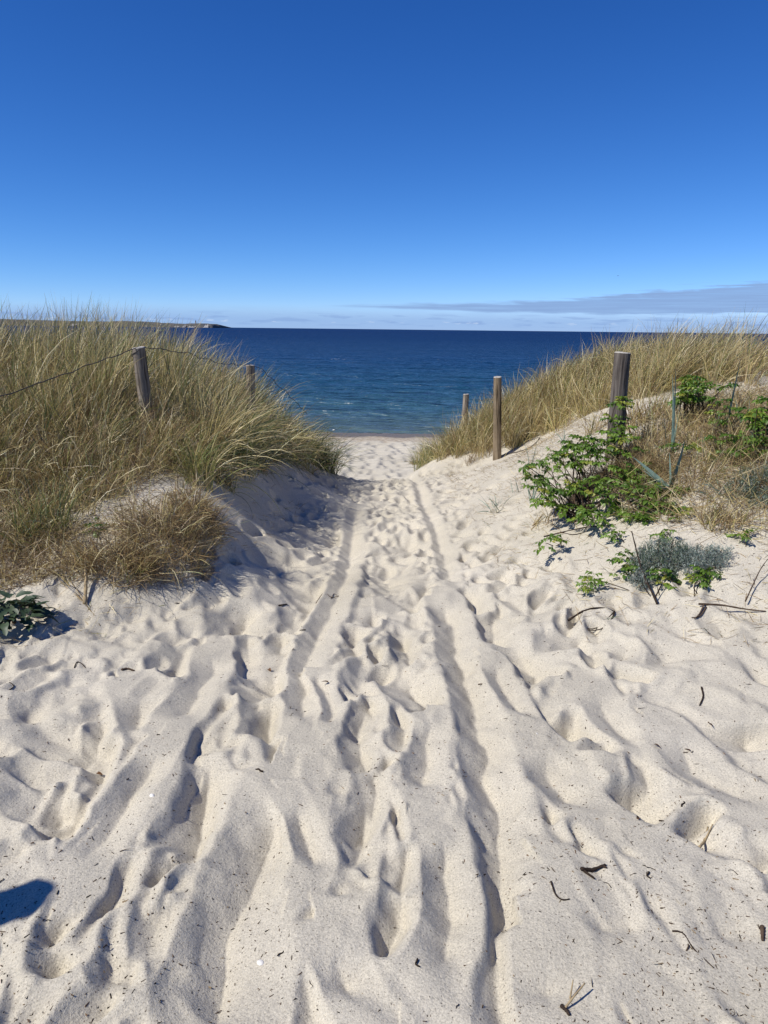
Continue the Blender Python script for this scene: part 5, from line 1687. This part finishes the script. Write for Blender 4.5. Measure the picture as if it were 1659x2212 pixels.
def person(loc, rz):
    e = empty('person', loc, 'person in dark jacket and blue trousers standing left of the path, head shadow on sand', 'person', rz=rz)
    sk = flat_mat('skin', (0.45, 0.28, 0.20), 0.6, 0.3)
    v, ed, ra = [], [], []

    def add(p, r_, par=None):
        v.append(p)
        ra.append(r_)
        if par is not None:
            ed.append((par, len(v) - 1))
        return len(v) - 1
    pel = add((0, 0, 0.94), (0.15, 0.10))
    bel = add((0, 0, 1.08), (0.13, 0.09), pel)
    che = add((0, 0.01, 1.28), (0.15, 0.105), bel)
    nk0 = add((0, 0.0, 1.42), 0.065, che)
    nk1 = add((0, 0.015, 1.49), 0.052, nk0)
    hd0 = add((0, 0.025, 1.555), (0.066, 0.082), nk1)
    hd1 = add((0, 0.02, 1.625), (0.076, 0.094), hd0)
    add((0, 0.01, 1.675), (0.055, 0.07), hd1)
    for s_ in (-1, 1):
        hip = add((0.09 * s_, 0, 0.88), 0.085, pel)
        kn = add((0.10 * s_, 0.015, 0.49), 0.056, hip)
        an = add((0.105 * s_, -0.01, 0.09), 0.038, kn)
        add((0.12 * s_, 0.15, 0.04), 0.03, an)
        sh = add((0.17 * s_, 0, 1.375), 0.056, che)
        elb = add((0.235 * s_, -0.02, 1.09), 0.042, sh)
        wr = add((0.25 * s_, 0.05, 0.86), 0.028, elb)
        pa = add((0.25 * s_, 0.065, 0.79), (0.022, 0.036), wr)
        for q, (dy, l_) in enumerate(((-0.03, 0.06), (-0.01, 0.075), (0.01, 0.08), (0.03, 0.07))):
            f0 = add((0.25 * s_, 0.07 + dy, 0.745), 0.0095, pa)
            f1 = add((0.245 * s_, 0.075 + dy, 0.745 - l_ * 0.5), 0.0085, f0)
            add((0.235 * s_, 0.078 + dy, 0.745 - l_), 0.007, f1)
        t0 = add((0.24 * s_, 0.105, 0.80), 0.011, wr)
        add((0.23 * s_, 0.125, 0.765), 0.009, t0)
    skin_mesh('body', v, ed, ra, pel, sk, e)
    # face, hair, clothes, shoes
    link('nose', tube([(0, 0.105, 1.60), (0, 0.128, 1.575), (0, 0.108, 1.565)], [0.008, 0.013, 0.010], 6, 'nose'), sk, e)
    for s_ in (-1, 1):
        link('ear', tube([(0.077 * s_, 0.01, 1.565), (0.086 * s_, 0.005, 1.59), (0.080 * s_, 0.012, 1.615)], 0.011, 6, 'ear'), sk, e)
        link('eye', tube([(0.022 * s_, 0.098, 1.603), (0.038 * s_, 0.094, 1.603)], 0.007, 6, 'eye'), flat_mat('eye', (0.05, 0.04, 0.035), 0.2), e)
        link('shoe', tube([(0.105 * s_, -0.06, 0.045), (0.11 * s_, 0.04, 0.055), (0.122 * s_, 0.15, 0.04), (0.125 * s_, 0.19, 0.03)], [0.042, 0.05, 0.047, 0.03], 10, 'shoe'), flat_mat('shoe', (0.06, 0.06, 0.065), 0.7), e)
    link('mouth', tube([(-0.024, 0.098, 1.543), (0, 0.106, 1.541), (0.024, 0.098, 1.543)], 0.005, 5, 'mouth'), flat_mat('lip', (0.35, 0.15, 0.12), 0.5), e)
    hair = skin_mesh('hair', [(0, -0.03, 1.53), (0, -0.035, 1.60), (0, -0.015, 1.665), (0, 0.045, 1.682)], [(0, 1), (1, 2), (2, 3)], [(0.055, 0.05), (0.07, 0.06), (0.066, 0.045), (0.05, 0.028)], 1, flat_mat('hair', (0.09, 0.055, 0.03), 0.7, 0.3, 0.3, 60, 0.004), e)
    jk = flat_mat('jacket', (0.035, 0.045, 0.07), 0.85, 0.2, 0.2, 20, 0.004)
    jv = [(0, 0, 0.86), (0, 0, 1.10), (0, 0.01, 1.28), (0, 0, 1.40)]
    je, jr = [(0, 1), (1, 2), (2, 3)], [(0.205, 0.15), (0.172, 0.128), (0.172, 0.13), (0.10, 0.085)]
    for s_ in (-1, 1):
        n = len(jv)
        jv += [(0.175 * s_, 0, 1.375), (0.237 * s_, -0.02, 1.09), (0.25 * s_, 0.045, 0.88)]
        je += [(2, n), (n, n + 1), (n + 1, n + 2)]
        jr += [0.072, 0.057, 0.044]
    skin_mesh('jacket', jv, je, jr, 1, jk, e)
    tv, te, tr = [(0, 0, 0.98), (0, 0, 1.10)], [(0, 1)], [(0.172, 0.125), (0.15, 0.105)]
    for s_ in (-1, 1):
        n = len(tv)
        tv += [(0.09 * s_, 0, 0.85), (0.10 * s_, 0.015, 0.49), (0.105 * s_, -0.01, 0.10)]
        te += [(0, n), (n, n + 1), (n + 1, n + 2)]
        tr += [0.098, 0.072, 0.060]
    skin_mesh('trousers', tv, te, tr, 0, flat_mat('denim', (0.06, 0.085, 0.15), 0.85, 0.2, 0.2, 30, 0.003), e)
    return e


person((PX, PY, pz - 0.01), -0.5)

# ---------------------------------------------------------------- far gull
bp_ = px(1335, 596, 320.0)
gull = empty('gull', bp_, 'dark speck of a gull flying above the low cloud bank', 'bird', rz=0.6)
GULL = flat_mat('gull_plumage', (0.10, 0.10, 0.11), 0.8)
link('body', lathe([(0.0, -0.26), (0.05, -0.18), (0.085, 0.0), (0.07, 0.14), (0.045, 0.2), (0.05, 0.24), (0.0, 0.31)], 10, 'body'), GULL, gull).rotation_euler = (R(90), 0, 0)
for s_ in (-1, 1):
    v = [(0.05 * s_, -0.09, 0.02), (0.05 * s_, 0.09, 0.03), (0.36 * s_, 0.10, 0.17), (0.36 * s_, -0.06, 0.16), (0.70 * s_, -0.06, 0.10), (0.68 * s_, -0.10, 0.09)]
    v = v + [(a_, b_, c_ - 0.015) for a_, b_, c_ in v]
    f = [(0, 1, 2, 3), (3, 2, 4, 5), (6, 9, 8, 7), (9, 11, 10, 8), (0, 3, 9, 6), (1, 7, 8, 2), (2, 8, 10, 4), (3, 5, 11, 9)]
    link('wing', mesh_from('wing', v, f), GULL, gull)
